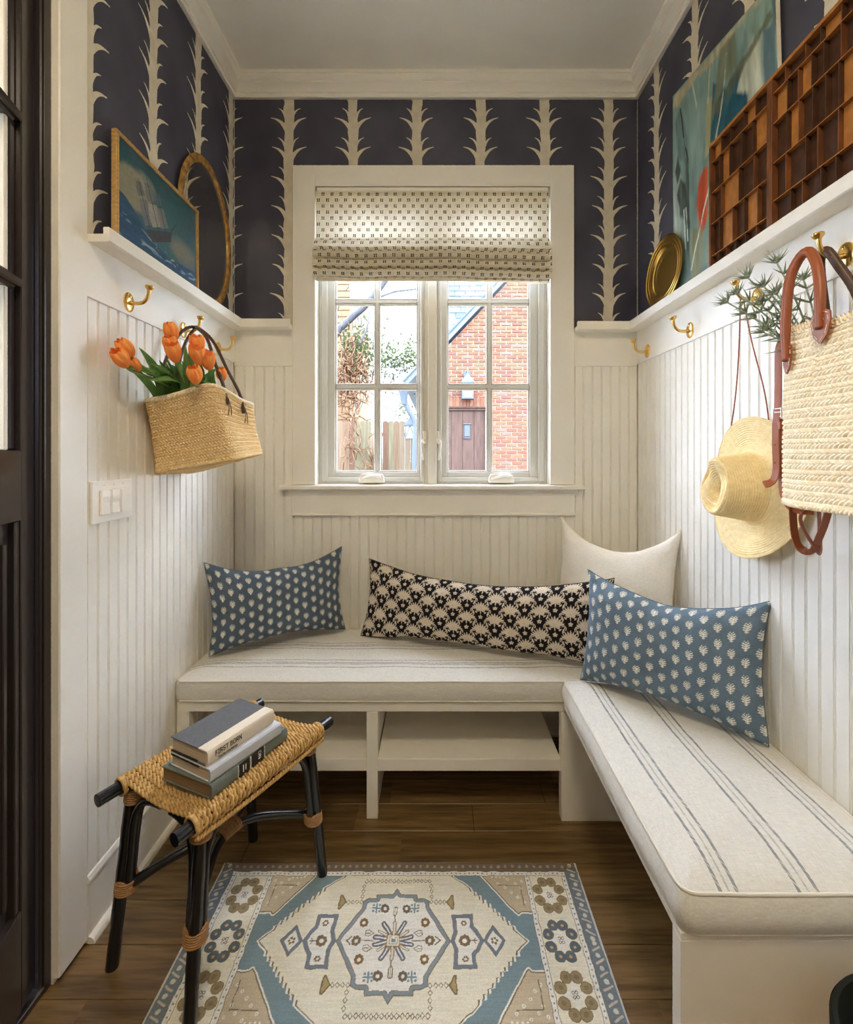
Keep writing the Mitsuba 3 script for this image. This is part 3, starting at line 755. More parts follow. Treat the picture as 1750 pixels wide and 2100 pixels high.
# ================================================================== rug
def rug_paint(x, y, W, H):
    """x, y in metres from the centre of the rug; W, H half sizes"""
    n = len(x)
    cream, blue, tan, brown, white, navy, grey = [np.array(lin(*c)) for c in ((226, 220, 200), (124, 144, 150), (192, 178, 152), (126, 110, 86), (228, 225, 216), (104, 114, 134), (134, 142, 144))]
    C = np.broadcast_to(cream, (n, 3)).copy()
    fx, fy = W - .170, H - .046                     # the field
    jx = x + .0016 * (meshkit.noise(np.c_[x * 60, y * 60, 0 * x], 3) - .5) * 2
    jy = y + .0016 * (meshkit.noise(np.c_[x * 60, y * 60, 0 * x + 5], 4) - .5) * 2
    X, Y = np.abs(jx), np.abs(jy)
    def fill(poly, col):
        a, b, c, d = poly.bounds
        i = np.nonzero((X >= a) & (X <= c) & (Y >= b) & (Y <= d))[0]
        i = i[shapely.contains_xy(poly, X[i], Y[i])]
        C[i] = col
    def outline(poly, col, w):
        ring = poly.exterior.buffer(w / 2); fill(ring, col)
    # field: blue ground, cream lozenge with stepped edges, tan corners
    inside = (X < fx) & (Y < fy)
    C[inside] = blue
    def zig(p, q, n, amp):
        p, q = np.array(p), np.array(q); out = []
        nn = np.array([-(q - p)[1], (q - p)[0]]); nn /= np.linalg.norm(nn)
        for k in range(n):
            out += [p + (q - p) * (k / n), p + (q - p) * ((k + .5) / n) + nn * amp]
        return out
    def loz(s):
        return Polygon([(0, -.01), (.357 + s, -.0001), (.357 + s, 0)] + zig((.325 + s, .028), (.205 + s, .150), 10, -.0070) + [(.165 + s, fy - .004), (.165 + s, fy + .002), (0, fy + .002)])
    fill(loz(.006), white); fill(loz(.0005), brown); fill(loz(-.0035), cream)
    corner = Polygon([(.254, fy + .001), (fx + .001, fy + .001), (fx + .001, .077), (.352, .077), (.345, .070), (.338, .077)])
    fill(corner.buffer(.0055), white); fill(corner.buffer(.0015), brown); fill(corner.buffer(-.0015), tan)
    for cx_, cy_ in ((.300, .165), (.318, .150), (.336, .135), (.352, .120), (.365, .150), (.350, .165), (.330, .178), (.368, .105), (.372, .172)):
        fill(Point(cx_, cy_).buffer(.0042, 6), white); fill(Point(cx_, cy_).buffer(.0020, 6), tan)
    for cx_ in (.285, .297, .309, .321): fill(Point(cx_, .184).buffer(.0028, 6), white)
    fill(LineString([(.30, .158), (.365, .158), (.365, .095)]).buffer(.0012), brown)
    # medallion: stepped octagon
    q_ = [(.152, 0), (.094, .090), (.094, .108), (.080, .116), (.058, .116), (.058, .128), (.012, .128), (0, .146)]
    oct2 = Polygon(q_ + [(-a_, b_) for a_, b_ in q_[-2::-1]] + [(-a_, -b_) for a_, b_ in q_[1:]] + [(a_, -b_) for a_, b_ in q_[-2:0:-1]])
    fill(oct2.buffer(.0012), brown); fill(oct2.buffer(-.0005), grey); fill(oct2.buffer(-.0028), np.array(lin(138, 148, 152)))
    fill(oct2.buffer(-.0095), brown); fill(oct2.buffer(-.0108), white)
    # pendants: cross and diamond
    c_ = [(.153, 0), (.162, .024), (.158, .070), (.216, .070), (.216, .036), (.226, .026), (.240, 0)]
    cross = Polygon(c_ + [(a_, -b_) for a_, b_ in c_[-2:0:-1]])
    fill(cross.buffer(.0010), brown); fill(cross, navy * .5 + grey * .5); fill(cross.buffer(-.0085), brown); fill(cross.buffer(-.0097), white)
    dia = Polygon([(.240, 0), (.268, .040), (.298, 0), (.268, -.040)])
    fill(dia.buffer(.001), brown); fill(dia, navy * .5 + grey * .5); fill(dia.buffer(-.0075), white)
    def floret(cx_, cy_, r, col, k=8, hole=.28):
        for a in np.arange(k) / k * 2 * np.pi:
            fill(Point(cx_ + r * .62 * math.cos(a), cy_ + r * .62 * math.sin(a)).buffer(r * .30, 5), col)
        fill(Point(cx_, cy_).buffer(r * hole, 5), white)
    floret(.190, 0, .017, brown); floret(.190, .046, .009, brown, 6); floret(.268, .0, .011, brown, 5)
    fill(LineString([(.206, 0), (.222, 0)]).buffer(.0012), brown); fill(LineString([(.214, .0), (.218, .007)]).buffer(.0010), brown)
    # heart of the medallion
    for a, col, r0, r1, w in ((90, tan, .012, .046, .0052), (58, navy, .014, .054, .0065), (32, tan, .016, .046, .0040), (12, navy, .014, .050, .0062)):
        a = math.radians(a); p, q = (r0 * math.cos(a), r0 * math.sin(a)), (r1 * math.cos(a), r1 * math.sin(a))
        fill(LineString([p, q]).buffer(w), brown); fill(LineString([p, q]).buffer(w - .0012), col); fill(LineString([p, q]).buffer(w * .28), white)
    fill(sbox(-.001, -.001, .0165, .0150), brown); fill(sbox(-.001, -.001, .0150, .0135), cream); fill(sbox(-.001, -.001, .0105, .0095), brown); fill(sbox(-.001, -.001, .0092, .0082), white); fill(sbox(0, 0, .0055, .0048), grey)
    for xx, yy in ((.0165, .006), (.006, .0155)): fill(sbox(xx, yy, xx + .006, yy + .006), np.array(lin(176, 136, 84)))
    fill(LineString([(.05, 0), (.105, 0)]).buffer(.0012), brown)
    floret(.098, .0, .0150, brown, 7); fill(LineString([(.112, .010), (.124, 0)]).buffer(.0015), brown)
    floret(.084, .047, .0140, np.array(lin(132, 106, 70))); floret(.031, .086, .0140, np.array(lin(118, 104, 90)))
    for px_, py_ in ((.054, .088),):
        fill(LineString([(px_ - .011, py_), (px_ + .011, py_)]).buffer(.0022), blue); fill(LineString([(px_, py_ - .012), (px_, py_ + .012)]).buffer(.0022), blue)
        for sx in (-1, 1):
            for sy in (-1, 1): fill(Point(px_ + sx * .0085, py_ + sy * .0085).buffer(.0032, 5), blue)
    for px_, py_ in ((.068, .020),):
        d_ = Polygon([(px_ - .014, py_), (px_ - .002, py_ + .008), (px_ + .008, py_ + .006), (px_ + .008, py_ - .006), (px_ - .002, py_ - .008)])
        fill(d_.buffer(.0008), brown); fill(d_.buffer(-.0010), white); fill(LineString([(px_ - .006, py_), (px_ + .006, py_)]).buffer(.0008), brown)
    d_ = Polygon([(0, .062), (.005, .070), (.005, .090), (0, .092), (-.001, .07)]); fill(d_.buffer(.001), brown); fill(d_.buffer(-.0012), white)
    fill(LineString([(0, .050), (0, .062)]).buffer(.0012), brown)
    # chains of little diamonds
    def chain(pts, r=.0060):
        for cx_, cy_ in pts:
            d_ = Polygon([(cx_ - r, cy_), (cx_, cy_ + r * 1.25), (cx_ + r, cy_), (cx_, cy_ - r * 1.25)])
            fill(d_, brown); fill(d_.buffer(-.0016), cream)
    chain([(k * .0118, fy - .020) for k in range(0, 9)]); chain([(.100, fy - .036 - k * .0160) for k in range(0, 4)]); chain([(.113 + k * .0125, fy - .084) for k in range(0, 3)])
    tri = Polygon([(.144, fy - .084), (.158, fy - .064), (.164, fy - .064), (.164, fy - .104), (.158, fy - .104)])
    fill(tri.buffer(.001), brown); fill(tri.buffer(-.0022), np.array(lin(168, 150, 104)))
    # side panels with ringed rosettes
    a0, a1 = fx + .012, W - .058
    mid = (a0 + a1) / 2
    pan = (X > fx) & (X < W)
    C[pan] = cream
    for k, (cy_, col) in enumerate(((0, np.array(lin(98, 110, 118))), (.128, np.array(lin(150, 134, 100))))):
        for a in (np.arange(8) + .5) / 8 * 2 * np.pi:
            c_ = (mid + .034 * math.cos(a), cy_ + .043 * math.sin(a))
            fill(Point(c_).buffer(.0150, 8), brown); fill(Point(c_).buffer(.0135, 8), col); fill(Point(c_).buffer(.0052, 6), brown); fill(Point(c_).buffer(.0040, 6), np.array(lin(190, 164, 128)) if k == 0 else col * .8)
        st = Polygon([(mid, cy_ + .030), (mid + .008, cy_ + .010), (mid + .024, cy_), (mid + .008, cy_ - .010), (mid, cy_ - .030), (mid - .008, cy_ - .010), (mid - .024, cy_), (mid - .008, cy_ + .010)])
        fill(st.buffer(.002), white)
        for sx, sy in ((-.004, .005), (.004, .005), (-.004, -.005), (.004, -.005)): fill(Point(mid + sx, cy_ + sy).buffer(.0042, 6), brown); fill(Point(mid + sx, cy_ + sy).buffer(.0024, 6), white)
    # dotted guard stripes
    def guard_v(c):
        fill(sbox(c - .0075, -.01, c + .0075, fy + .012), brown); fill(sbox(c - .0060, -.01, c + .0060, fy + .012), white)
        for k in range(0, 16): fill(sbox(c - .0022, k * .0145 - .0022, c + .0022, k * .0145 + .0022), grey)
    guard_v(fx + .0065); guard_v(W - .0515)
    fill(sbox(-.01, fy - .0012, W - .046, fy + .0145), brown); fill(sbox(-.01, fy, W - .046, fy + .013), white)
    for k in range(0, 40): fill(sbox(k * .0135 - .002, fy + .0045, k * .0135 + .0025, fy + .0085), grey)
    # outer guard: vine of pale buds
    out = ((X > W - .044) | (Y > fy + .0145)) 
    C[out] = np.where((Y > fy + .0145)[out][:, None], np.array(lin(118, 106, 92)), np.array(lin(116, 126, 132)))
    for k in range(0, 14):
        fill(Point(W - .024, k * .031 + .006).buffer(.0062, 6), np.array(lin(200, 196, 184)))
        fill(LineString([(W - .034, k * .031 + .026), (W - .014, k * .031 + .016)]).buffer(.0026), np.array(lin(190, 180, 168)))
    for k in range(0, 26): fill(Point(k * .022, fy + .030).buffer(.0048, 6), np.array(lin(160, 148, 126)))
    C[(X > W - .007)] = np.array(lin(196, 196, 192))
    # wear: washed-out yarn, streaks along the weft
    tone = meshkit.fbm(np.c_[x * 7, y * 7, 0 * x], 3, 12)[:, None]
    streak = meshkit.noise(np.c_[x * 30, y * 500, 0 * x], 13)[:, None]
    knot = meshkit.noise(np.c_[x * 700, y * 700, 0 * x], 14)[:, None]
    return C * (.86 + .26 * tone) * (.93 + .14 * streak) * (.88 + .24 * knot)
RW, RH = .554, .236
nx, ny = int(2 * RW / .0014), int(2 * RH / .0014)
gx, gy = np.meshgrid(np.linspace(-RW, RW, nx), np.linspace(-RH, RH, ny), indexing='ij')
rz = .0075 + .0009 * meshkit.fbm(np.stack([gx * 90, gy * 90, 0 * gx], -1), 2, 3) + .004 * sstep(RH - .03, RH, gy) * meshkit.noise(np.stack([gx * 8, gy * 0, gx * 0], -1), 5)
edge = np.minimum(RW - np.abs(gx), RH - np.abs(gy))
rz = np.where(edge < .0005, .0012, rz - .0025 * np.exp(-edge / .003))
RCX, RCY = -.113, 1.252
skew = .006 * meshkit.noise(np.stack([gx * 3, gy * 3, 0 * gx], -1), 9)
rug_m = grid(np.stack([gx + RCX, gy + RCY + skew * (np.abs(gy) / RH), rz], -1))
put('rug', rug_m, 'm_cloth_color', None, smooth=True, color=rug_paint(gx.ravel(), gy.ravel(), RW, RH), label='small faded rug with a pale medallion and rosette borders on the wood floor', cat='rug')

# ================================================================== rattan stool and books
st = thing('rattan_stool', 'low black bamboo stool with a woven rope seat holding the books', 'stool')
SC = np.array([-.5825, 1.323, 0]); SU = np.array([.46, .888, 0]); SU /= np.linalg.norm(SU); SV = np.array([SU[1], -SU[0], 0])
def S(u, v, z): return SC + SU * u + SV * v + np.array([0, 0, z])
def cane(P, r, n=24):
    P = spline(P, n); L = np.concatenate([[0], np.cumsum(np.linalg.norm(np.diff(P, axis=0), axis=1))])
    rr = np.full(n, r) * (1 + .03 * np.sin(L * 60))
    return tube(P, rr, 12)
for sv in (-1, 1):
    ua, ub = ((-.262, .246) if sv < 0 else (-.250, .268))
    P = np.linspace(0, 1, 20)[:, None] * (S(ub, sv * .139, .450) - S(ua, sv * .139, .450)) + S(ua, sv * .139, .450)
    rr = np.full(20, .0155); 
    P2 = np.vstack([P[0] - .0005 * (P[1] - P[0]), P, P[-1] + .0005 * (P[-1] - P[-2])]); rr = np.r_[.0135, rr, .0135]
    put('pole', tube(P2, rr, 16), 'm_black', st, smooth=50)
for su in (-1, 1):
    for sv in (-1, 1):
        top, foot = (su * .180, sv * .135), (su * .222, sv * .150)
        L = lambda z, du=0, dv=0: S(lerp(foot[0], top[0], z / .44) + du, lerp(foot[1], top[1], z / .44) + dv, z)
        leg = put('leg', cane([L(.0), L(.15), L(.30), L(.438)], .0150, 20), 'm_black', st, smooth=50)
        # side canes: rise beside the leg from the binding, then bend under the seat
        put('brace', cane([L(.200, -su * .021, -sv * .004), L(.30, -su * .020, -sv * .004), L(.375, -su * .026, -sv * .004), S(top[0] - su * .058, sv * .133, .418), S(top[0] - su * .115, sv * .130, .425)], .0105), 'm_black', st, smooth=50)
        put('brace', cane([L(.200, -su * .003, -sv * .021), L(.30, -su * .002, -sv * .020), L(.375, 0, -sv * .026), S(top[0], sv * .080, .416), S(top[0] - su * .004, sv * .020, .424)], .0105), 'm_black', st, smooth=50)
        def binding(z0_, z1_, k, R, du, dv):
            a = np.linspace(0, 2 * np.pi * k, 26 * k)
            z = np.linspace(z0_, z1_, len(a))
            P = np.array([L(zz, du) + SV * dv + R * (SU * math.cos(t) + SV * math.sin(t)) for zz, t in zip(z, a)])
            return tube(P, .0031, 6)
        def collar(z0_, z1_, R, du, dv):
            return lathe([(R - .004, 0), (R, .002), (R, z1_ - z0_ - .002), (R - .004, z1_ - z0_)], 20, axis=L(.3) - L(.2), origin=L(z0_, du) + SV * dv)
        put('binding', cat_(binding(.182, .212, 6, .0245, -su * .008, -sv * .008), collar(.180, .214, .0235, -su * .008, -sv * .008)), 'm_rattan', st, smooth=40, label='rattan binding')
        put('binding', cat_(binding(.402, .432, 6, .0225, -su * .006, -sv * .006), collar(.400, .434, .0215, -su * .006, -sv * .006)), 'm_rattan', st, smooth=40, label='rattan binding')
for sv in (-1, 1):
    f = lambda su: S(su * .200, sv * .125, .196)
    put('stretcher', cane([f(-1), S(-.135, sv * .080, .225), S(-.05, sv * .024, .248), S(0, sv * .0125, .250), S(.05, sv * .024, .248), S(.135, sv * .080, .225), f(1)], .0115, 40), 'm_black', st, smooth=50)
a = np.linspace(0, 2 * np.pi * 11, 260)
tie = np.array([S(lerp(-.030, .030, t), .0265 * math.cos(q), .250 + .0155 * math.sin(q)) for t, q in zip(np.linspace(0, 1, len(a)), a)])
put('binding', cat_(tube(tie, .0031, 6), moved(lathe([(.001, -.03), (.0235, -.028), (.0235, .028), (.001, .03)], 20), M4([SV, (0, 0, .60), SU], S(0, 0, .25)))), 'm_rattan', st, smooth=40, label='rattan binding')
# woven seat: plied ropes from pole to pole, each passing round both poles
def seat_line(v):                                       # height of the rope bed across the seat
    return .4665 - .016 * (1 - (v / .139) ** 2)
ms = []
NR = 35
for k in range(NR):
    u0 = lerp(-.198, .205, k / (NR - 1))
    over = [(v, seat_line(v)) for v in np.linspace(-.134, .134, 30)]
    def round_pole(sv, dirn):
        return [(sv * (.139 + .0195 * math.sin(t)), .450 + .0195 * math.cos(t)) for t in np.linspace(.25, 3.0, 9)]
    path = round_pole(-1, 1)[::-1] + over + round_pole(1, 1)
    path = np.array(path); s_ = np.concatenate([[0], np.cumsum(np.hypot(*np.diff(path, axis=0).T))])
    m_ = 92; ss = np.linspace(0, s_[-1], m_)
    pv, pz = np.interp(ss, s_, path[:, 0]), np.interp(ss, s_, path[:, 1])
    tv, tz = np.gradient(pv, ss), np.gradient(pz, ss); ln = np.hypot(tv, tz); nv, nz = -tz / ln, tv / ln
    ph = rng.random() * 6.28; du = .0012 * (rng.random() - .5); hgt = .002 * ((k % 2) - .5)
    for q in (0, 1):
        ang = ss / .0165 * 2 * np.pi * .5 + ph + q * np.pi
        r_ = .0033
        P = np.array([S(u0 + du + r_ * math.cos(g) * 1.0, v + n1 * (r_ * math.sin(g) + hgt), z + n2 * (r_ * math.sin(g) + hgt)) for g, v, z, n1, n2 in zip(ang, pv, pz, nv, nz)])
        ms.append(tube(P, .0036, 7))
put('seat_weave', cat_(ms), 'm_rope', st, smooth=True, kind='stuff', label='woven rope seat')
ms = []
for sv in (-1, 1):
    for off, zz in ((.0185, .428),):
        for q in (0, 1):
            t = np.linspace(0, 1, 160)
            P = np.array([S(lerp(-.21, .215, a_), sv * (.139 + off) + .0035 * math.cos(a_ * 150 + q * np.pi), zz + .0035 * math.sin(a_ * 150 + q * np.pi) - .006 * math.sin(a_ * math.pi)) for a_ in t])
            ms.append(tube(P, .0036, 6))
    for u0 in (-.206, .213):
        a = np.linspace(0, 2 * np.pi * 3, 70)
        P = np.array([S(u0 + .008 * (t_ / a[-1] - .5), sv * .139 + .0205 * math.cos(t_), .450 + .0205 * math.sin(t_)) for t_ in a])
        ms.append(tube(P, .0036, 6))
put('edge_cord', cat_(ms), 'm_rope', st, smooth=True)

mat('m_book_grey', proc(lambda p, n, uv: mix(lin(88, 89, 92), lin(104, 105, 107), mikit.fbm(p.x * 200, p.y * 200, p.z * 200, octaves=2))), .75, spec=.2)
mat('m_book_cream', lin(216, 203, 184), .7, spec=.25)
mat('m_book_silver', lin(190, 194, 200), .4, spec=.5)
mat('m_book_green', proc(lambda p, n, uv: mix(lin(116, 126, 118), lin(92, 100, 94), mikit.fbm(p.x * 260, p.y * 260, p.z * 260, octaves=2))), .6, spec=.3)
mat('m_book_teal', lin(96, 140, 160), .6, spec=.3)
mat('m_ink', lin(36, 32, 30), .6)
mat('m_label_black', lin(28, 30, 34), .45)
mat('m_foil', lin(222, 222, 214), .4)
mat('m_page_brown', proc(lambda p, n, uv: mix(lin(150, 124, 92), lin(118, 94, 66), mikit.noise(p.z * 1400, p.x * 8, p.y * 8))), .85, spec=.1)
mat('m_page', proc(lambda p, n, uv: mix(lin(220, 202, 178), lin(186, 164, 138), mikit.noise(p.z * 1500, p.x * 8, p.y * 8))), .85, spec=.1)
def book(label, near, along, L, Wd, z, h, board, pages, spine, strip=None, jacket=False):
    """near: the spine's near corner; the spine runs along 'along', the pages lie to its left"""
    k = thing('book', label, 'book')
    a = unit([*along, 0]); b = np.array([-a[1], a[0], 0])
    O = np.array([*near, z]); M = M4([a, b, (0, 0, 1)], O)
    th = .0030
    put('page_block', moved(box(.003, L - .003, .006, Wd - .004, th, h - th), M), pages, k)
    sp = [(-.0005, 0), (.004, 0), (.004, h), (-.0005, h), (-.0040, h * .85), (-.0050, h * .5), (-.0040, h * .15)]
    put('spine', moved(extrude(Polygon([(x_, z_) for x_, z_ in sp]), L, M4([(0, 1, 0), (0, 0, 1), (1, 0, 0)], (0, 0, 0))), M), spine, k, smooth=30)
    for z0_, nm in ((0, 'cover'), (h - th, 'cover')):
        put(nm, moved(box(0, L, strip if (strip and z0_ > 0) else .004, Wd, z0_, z0_ + th, .0008), M), board, k)
    if strip: put('cloth_strip', moved(box(0, L, .002, strip, h - th, h + .0002, .0008), M), spine, k)
    return k, M
bz = .4675
bk, BM = book('thick old book with a grey green spine at the bottom of the stack', (-.540, 1.134), (.40, .916), .262, .172, bz, .0345, 'm_book_green', 'm_page_brown', 'm_book_green')
def on_spine(M, x0, x1, z0_, z1_, y=-.0054): return moved(box(x0, x1, y, y + .003, z0_, z1_, .0003), M)
put('spine_label', on_spine(BM, .085, .118, .001, .0335), 'm_label_black', bk, label='black title label')
put('spine_label', on_spine(BM, .125, .168, .001, .0335), 'm_label_black', bk, label='black title label')
for x_ in (.080, .1205, .1228, .171): put('foil_band', on_spine(BM, x_, x_ + .0014, .001, .0335, -.0057), 'm_foil', bk)
def spine_text(M, s, h, x, z_, y=-.0060, turn=0, sy=1.0):
    m = meshkit.text_mesh(s, h, .0006)
    m.apply_scale([1, sy, 1])
    c, s_ = math.cos(turn), math.sin(turn)
    R = M4([(c, 0, s_), (-s_, 0, c), (0, -1, 0)], (x, y + .0004, z_))
    m.apply_transform(R); return moved(m, M)
for m_ in (spine_text(BM, 'NO', .0105, .158, .0095, turn=math.pi / 2), on_spine(BM, .0955, .0985, .008, .027, -.0057), on_spine(BM, .1035, .1065, .010, .025, -.0057)): put('lettering', m_, 'm_foil', bk)
bk, BM = book('silver grey jacketed book in the middle of the stack', (-.546, 1.140), (.46, .888), .228, .150, bz + .0348, .0330, 'm_book_silver', 'm_page', 'm_book_silver')
put('endpaper', moved(box(-.0004, .0026, .04, .146, .0265, .0300), BM), 'm_ink', bk)
put('flap', moved(box(.0, .20, .148, .1560, .003, .0048), BM), 'm_book_teal', bk)
bk, BM = book('thick book with charcoal cover and cream spine on top of the stack', (-.557, 1.149), (.45, .893), .213, .136, bz + .0681, .0375, 'm_book_grey', 'm_page', 'm_book_cream', strip=.032)
put('endpaper', moved(box(-.0004, .0026, .035, .134, .0030, .0056), BM), 'm_ink', bk)
def serif(s, h, x, z_, y): return spine_text(BM, s, h, x, z_, y, sy=1.25)
for m_ in (serif('FIRST BORN', .0098, .020, .0175, -.0058), spine_text(BM, 'Doris Mortman', .0060, .030, .0062, -.0056)): put('lettering', m_, 'm_ink', bk)

# ================================================================== coat hooks
def hook_meshes():
    """local: x = out of the wall, z up"""
    plate = lathe([(.0001, .0068), (.010, .0064), (.0165, .0050), (.0195, .0030), (.0200, .0), (.0001, 0)][::-1], 28)
    plate.apply_transform(M4([(0, 1.15, 0), (0, 0, 1.45), (1, 0, 0)], (0, 0, -.002)))
    P = spline([(.004, 0, -.004), (.022, 0, -.006), (.040, 0, -.004), (.053, 0, .006), (.060, 0, .022), (.062, 0, .036)], 30)
    arm = tube(P, np.interp(np.linspace(0, 1, 30), [0, .15, .8, 1], [.0068, .0052, .0050, .0060]), 14)
    knob = lathe([(.0001, -.002), (.006, -.002), (.0105, .003), (.0125, .0070), (.0120, .0105), (.0085, .0125), (.0001, .0130)], 24, axis=(.12, 0, 1), origin=(.0622, 0, .036))
    screw = lathe([(.0001, .0028), (.0028, .0022), (.0036, 0)][::-1], 12, axis=(1, 0, 0), origin=(.0058, 0, .014))
    return plate, arm, knob, screw
HK = [mikit.ply(m, 'm_brass', smooth=40) for m in hook_meshes()]
def hook(y, z, side, label):
    k = thing('coat_hook', label, 'hook', 'brass hooks on the wall rails')
    x0_ = XL + .003 if side < 0 else XR - .003
    M = M4([(1, 0, 0), (0, 1, 0), (0, 0, 1)] if side < 0 else [(-1, 0, 0), (0, -1, 0), (0, 0, 1)], (x0_, y, z))
    for nm, sh in zip(('plate', 'arm', 'knob', 'screw'), HK): reuse(nm, sh, M, k)
    return k
hook(1.416, 1.752, -1, 'brass double-bend coat hook above the light switch with nothing on it')
hook(1.722, 1.748, -1, 'brass coat hook holding the straw basket of tulips')
hook(2.000, 1.742, -1, 'brass coat hook on the left wall next to the window wall')
hook(2.053, 1.742, 1, 'brass coat hook on the right wall nearest the back corner')
hook(1.709, 1.744, 1, 'empty brass coat hook second from the back corner on the right wall')
hook(1.352, 1.744, 1, 'brass coat hook behind the thistles holding the straw hat')
hook(1.060, 1.744, 1, 'brass coat hook at the right edge holding the straw backpack')

# ================================================================== light switch
lk2 = thing('light_switch', 'white three-gang light switch plate on the left beadboard', 'light switch')
m = box(1.262, 1.430, 0, .0065, 1.107, 1.222, .002)
to_left = M4([(0, 1, 0), (1, 0, 0), (0, 0, 1)], (XL - .001, 0, 0))
put('plate', moved(m, to_left), 'm_plastic', lk2)
for yc in (1.306, 1.346, 1.386):
    put('rim', moved(frame_y(yc - .0165, yc + .0165, 1.128, 1.197, (.001, .001, .001, .001), .0060, .0074, 0), to_left), 'm_linen', lk2)
    pd = extrude(Polygon([(1.130, 0), (1.130, .0095), (1.160, .0070), (1.178, .0095), (1.195, .0085), (1.195, 0)]), .030, M4([(0, 0, 1), (1, 0, 0), (0, 1, 0)], (XL + .0052, yc - .015, 0)))
    put('paddle', pd, 'm_plastic', lk2)
    put('screw', lathe([(.0026, 0), (.0026, .0008), (.0001, .0012)], 10, axis=(1, 0, 0), origin=(XL + .0055, yc, 1.2105)), 'm_steel', lk2)

# ================================================================== pictures on the ledges
def quad_grid(bl, br, tr, tl, nx, ny):
    u = np.linspace(0, 1, nx)[:, None, None]; v = np.linspace(0, 1, ny)[None, :, None]
    bl, br, tr, tl = map(lambda q: np.array(q, float), (bl, br, tr, tl))
    P = (1 - u) * (1 - v) * bl + u * (1 - v) * br + u * v * tr + (1 - u) * v * tl
    uu, vv = np.broadcast_to(u, (nx, ny, 1))[..., 0], np.broadcast_to(v, (nx, ny, 1))[..., 0]
    return P, uu.ravel(), vv.ravel()
def blend(C, col, a): return C * (1 - a[:, None]) + np.array(col) * a[:, None]

# --- stormy sea with a ship; u runs from the near edge to the far edge
def sea_paint(u, v):
    n3 = lambda fx, fy, sd, o=3: meshkit.fbm(np.c_[u * fx, v * fy, 0 * u], o, sd)
    C = np.broadcast_to(np.array(lin(52, 92, 98)), (len(u), 3)).copy()
    C = blend(C, lin(30, 74, 80), sstep(.6, 1, v + .2 * (n3(4, 4, 1) - .5)))
    C = blend(C, lin(58, 84, 100), sstep(.3, .9, n3(5, 4, 2)) * .8)
    cl = sstep(.02, -.05, np.hypot((u - .17) * 1.0, (v - .62) * 1.1) - .22 - .10 * (n3(7, 7, 3) - .5))
    C = blend(C, lin(136, 132, 112), cl * .85)
    C = blend(C, lin(146, 144, 124), sstep(.04, -.06, np.hypot(u - .30, (v - .78) * 1.3) - .12 - .08 * (n3(9, 9, 4) - .5)) * .55)
    C = blend(C, lin(120, 118, 104), sstep(.04, -.1, np.hypot((u - .80) * .8, (v - .36) * 1.2) - .17 - .10 * (n3(6, 6, 5) - .5)) * .8)
    # sea: a heaving line
    hor = .30 - .10 * u + .05 * np.sin(u * 7 + .6) + .03 * (n3(8, 1, 6) - .5)
    sea = sstep(.01, -.01, v - hor - .16 * sstep(.35, 0, u))
    sc = np.array(lin(36, 68, 96)) * (.75 + .6 * n3(5, 16, 7, 4))[:, None]
    C = C * (1 - sea[:, None]) + sc * sea[:, None]
    for k, (a, b, s) in enumerate(((.30, -.10, .0), (.20, -.04, .5), (.12, .02, 1.3), (.26, -.22, 2.2))):
        line = a + b * u + .03 * np.sin(u * 11 + s * 3) + .04 * (n3(10, 3, 20 + k) - .5)
        C = blend(C, lin(120, 146, 158), sstep(.018, .0, np.abs(v - line)) * sstep(.45, .75, n3(14, 14, 30 + k)) * sea)
    # hull and sails, heeling over
    th = -.42; cx, cy = .47, .36
    x = (u - cx) * math.cos(th) - (v - cy) * .75 * math.sin(th); y = (u - cx) * math.sin(th) + (v - cy) * .75 * math.cos(th)
    hull = Polygon([(-.17, .035), (.19, .03), (.14, -.045), (-.12, -.05)])
    def fill(poly, col, a=1.0, soft=.012):
        i = shapely.contains_xy(poly, x, y)
        nonlocal_C[0] = blend(nonlocal_C[0], col, i * a * (.75 + .4 * n3(20, 20, 41)).clip(0, 1))
    nonlocal_C = [C]
    fill(hull, lin(62, 58, 66), .95)
    for sx, w, h0, h1, col in ((-.11, .055, .06, .24, (104, 106, 116)), (-.115, .04, .26, .36, (84, 92, 104)), (.0, .07, .055, .22, (150, 146, 138)), (.0, .05, .235, .36, (96, 104, 116)), (.10, .055, .05, .20, (118, 116, 116)), (.10, .035, .215, .30, (86, 96, 108))):
        fill(Polygon([(sx - w, h0), (sx + w, h0 + .01), (sx + w * .8, h1), (sx - w * .8, h1), (sx - w * 1.15, (h0 + h1) / 2)]), lin(*col), .8)
    for sx, h in ((-.11, .38), (.0, .40), (.10, .33)): fill(Polygon([(sx - .004, .02), (sx + .004, .02), (sx + .003, h), (sx - .003, h)]), lin(48, 48, 56), .9)
    fill(Polygon([(.18, .03), (.30, .10), (.30, .105), (.18, .045)]), lin(54, 54, 60), .8)
    C = nonlocal_C[0]
    C = blend(C, lin(178, 184, 184), sstep(.62, .8, n3(26, 26, 51)) * sstep(.05, .0, np.hypot(u - .55, (v - .22) * 2) - .10) * .8)
    return C * (.9 + .2 * n3(60, 60, 60, 2))[:, None]
ps = thing('framed_painting', 'framed dark blue painting of a sailing ship in a storm on the left ledge', 'painting')
bl, br, tr, tl = (-.887, 1.308, 1.8805), (-.887, 1.763, 1.8805), (-.893, 1.768, 2.206), (-.893, 1.318, 2.206)
e_u = unit(np.array(br) - bl); e_v = unit(np.array(tl) - bl); e_n = unit(np.cross(e_u, e_v)) * 1.0
if e_n[0] < 0: e_n = -e_n
FW, FH = .455, .325
MF = M4([e_u, e_v, np.cross(e_u, e_v)], bl)
sgn = 1 if np.cross(e_u, e_v)[0] > 0 else -1
def fbox(a, b, c, d, e0, e1, bev=.001):
    lo, hi = sorted((sgn * e0, sgn * e1)); return moved(box(a, b, c, d, lo, hi, bev), MF)
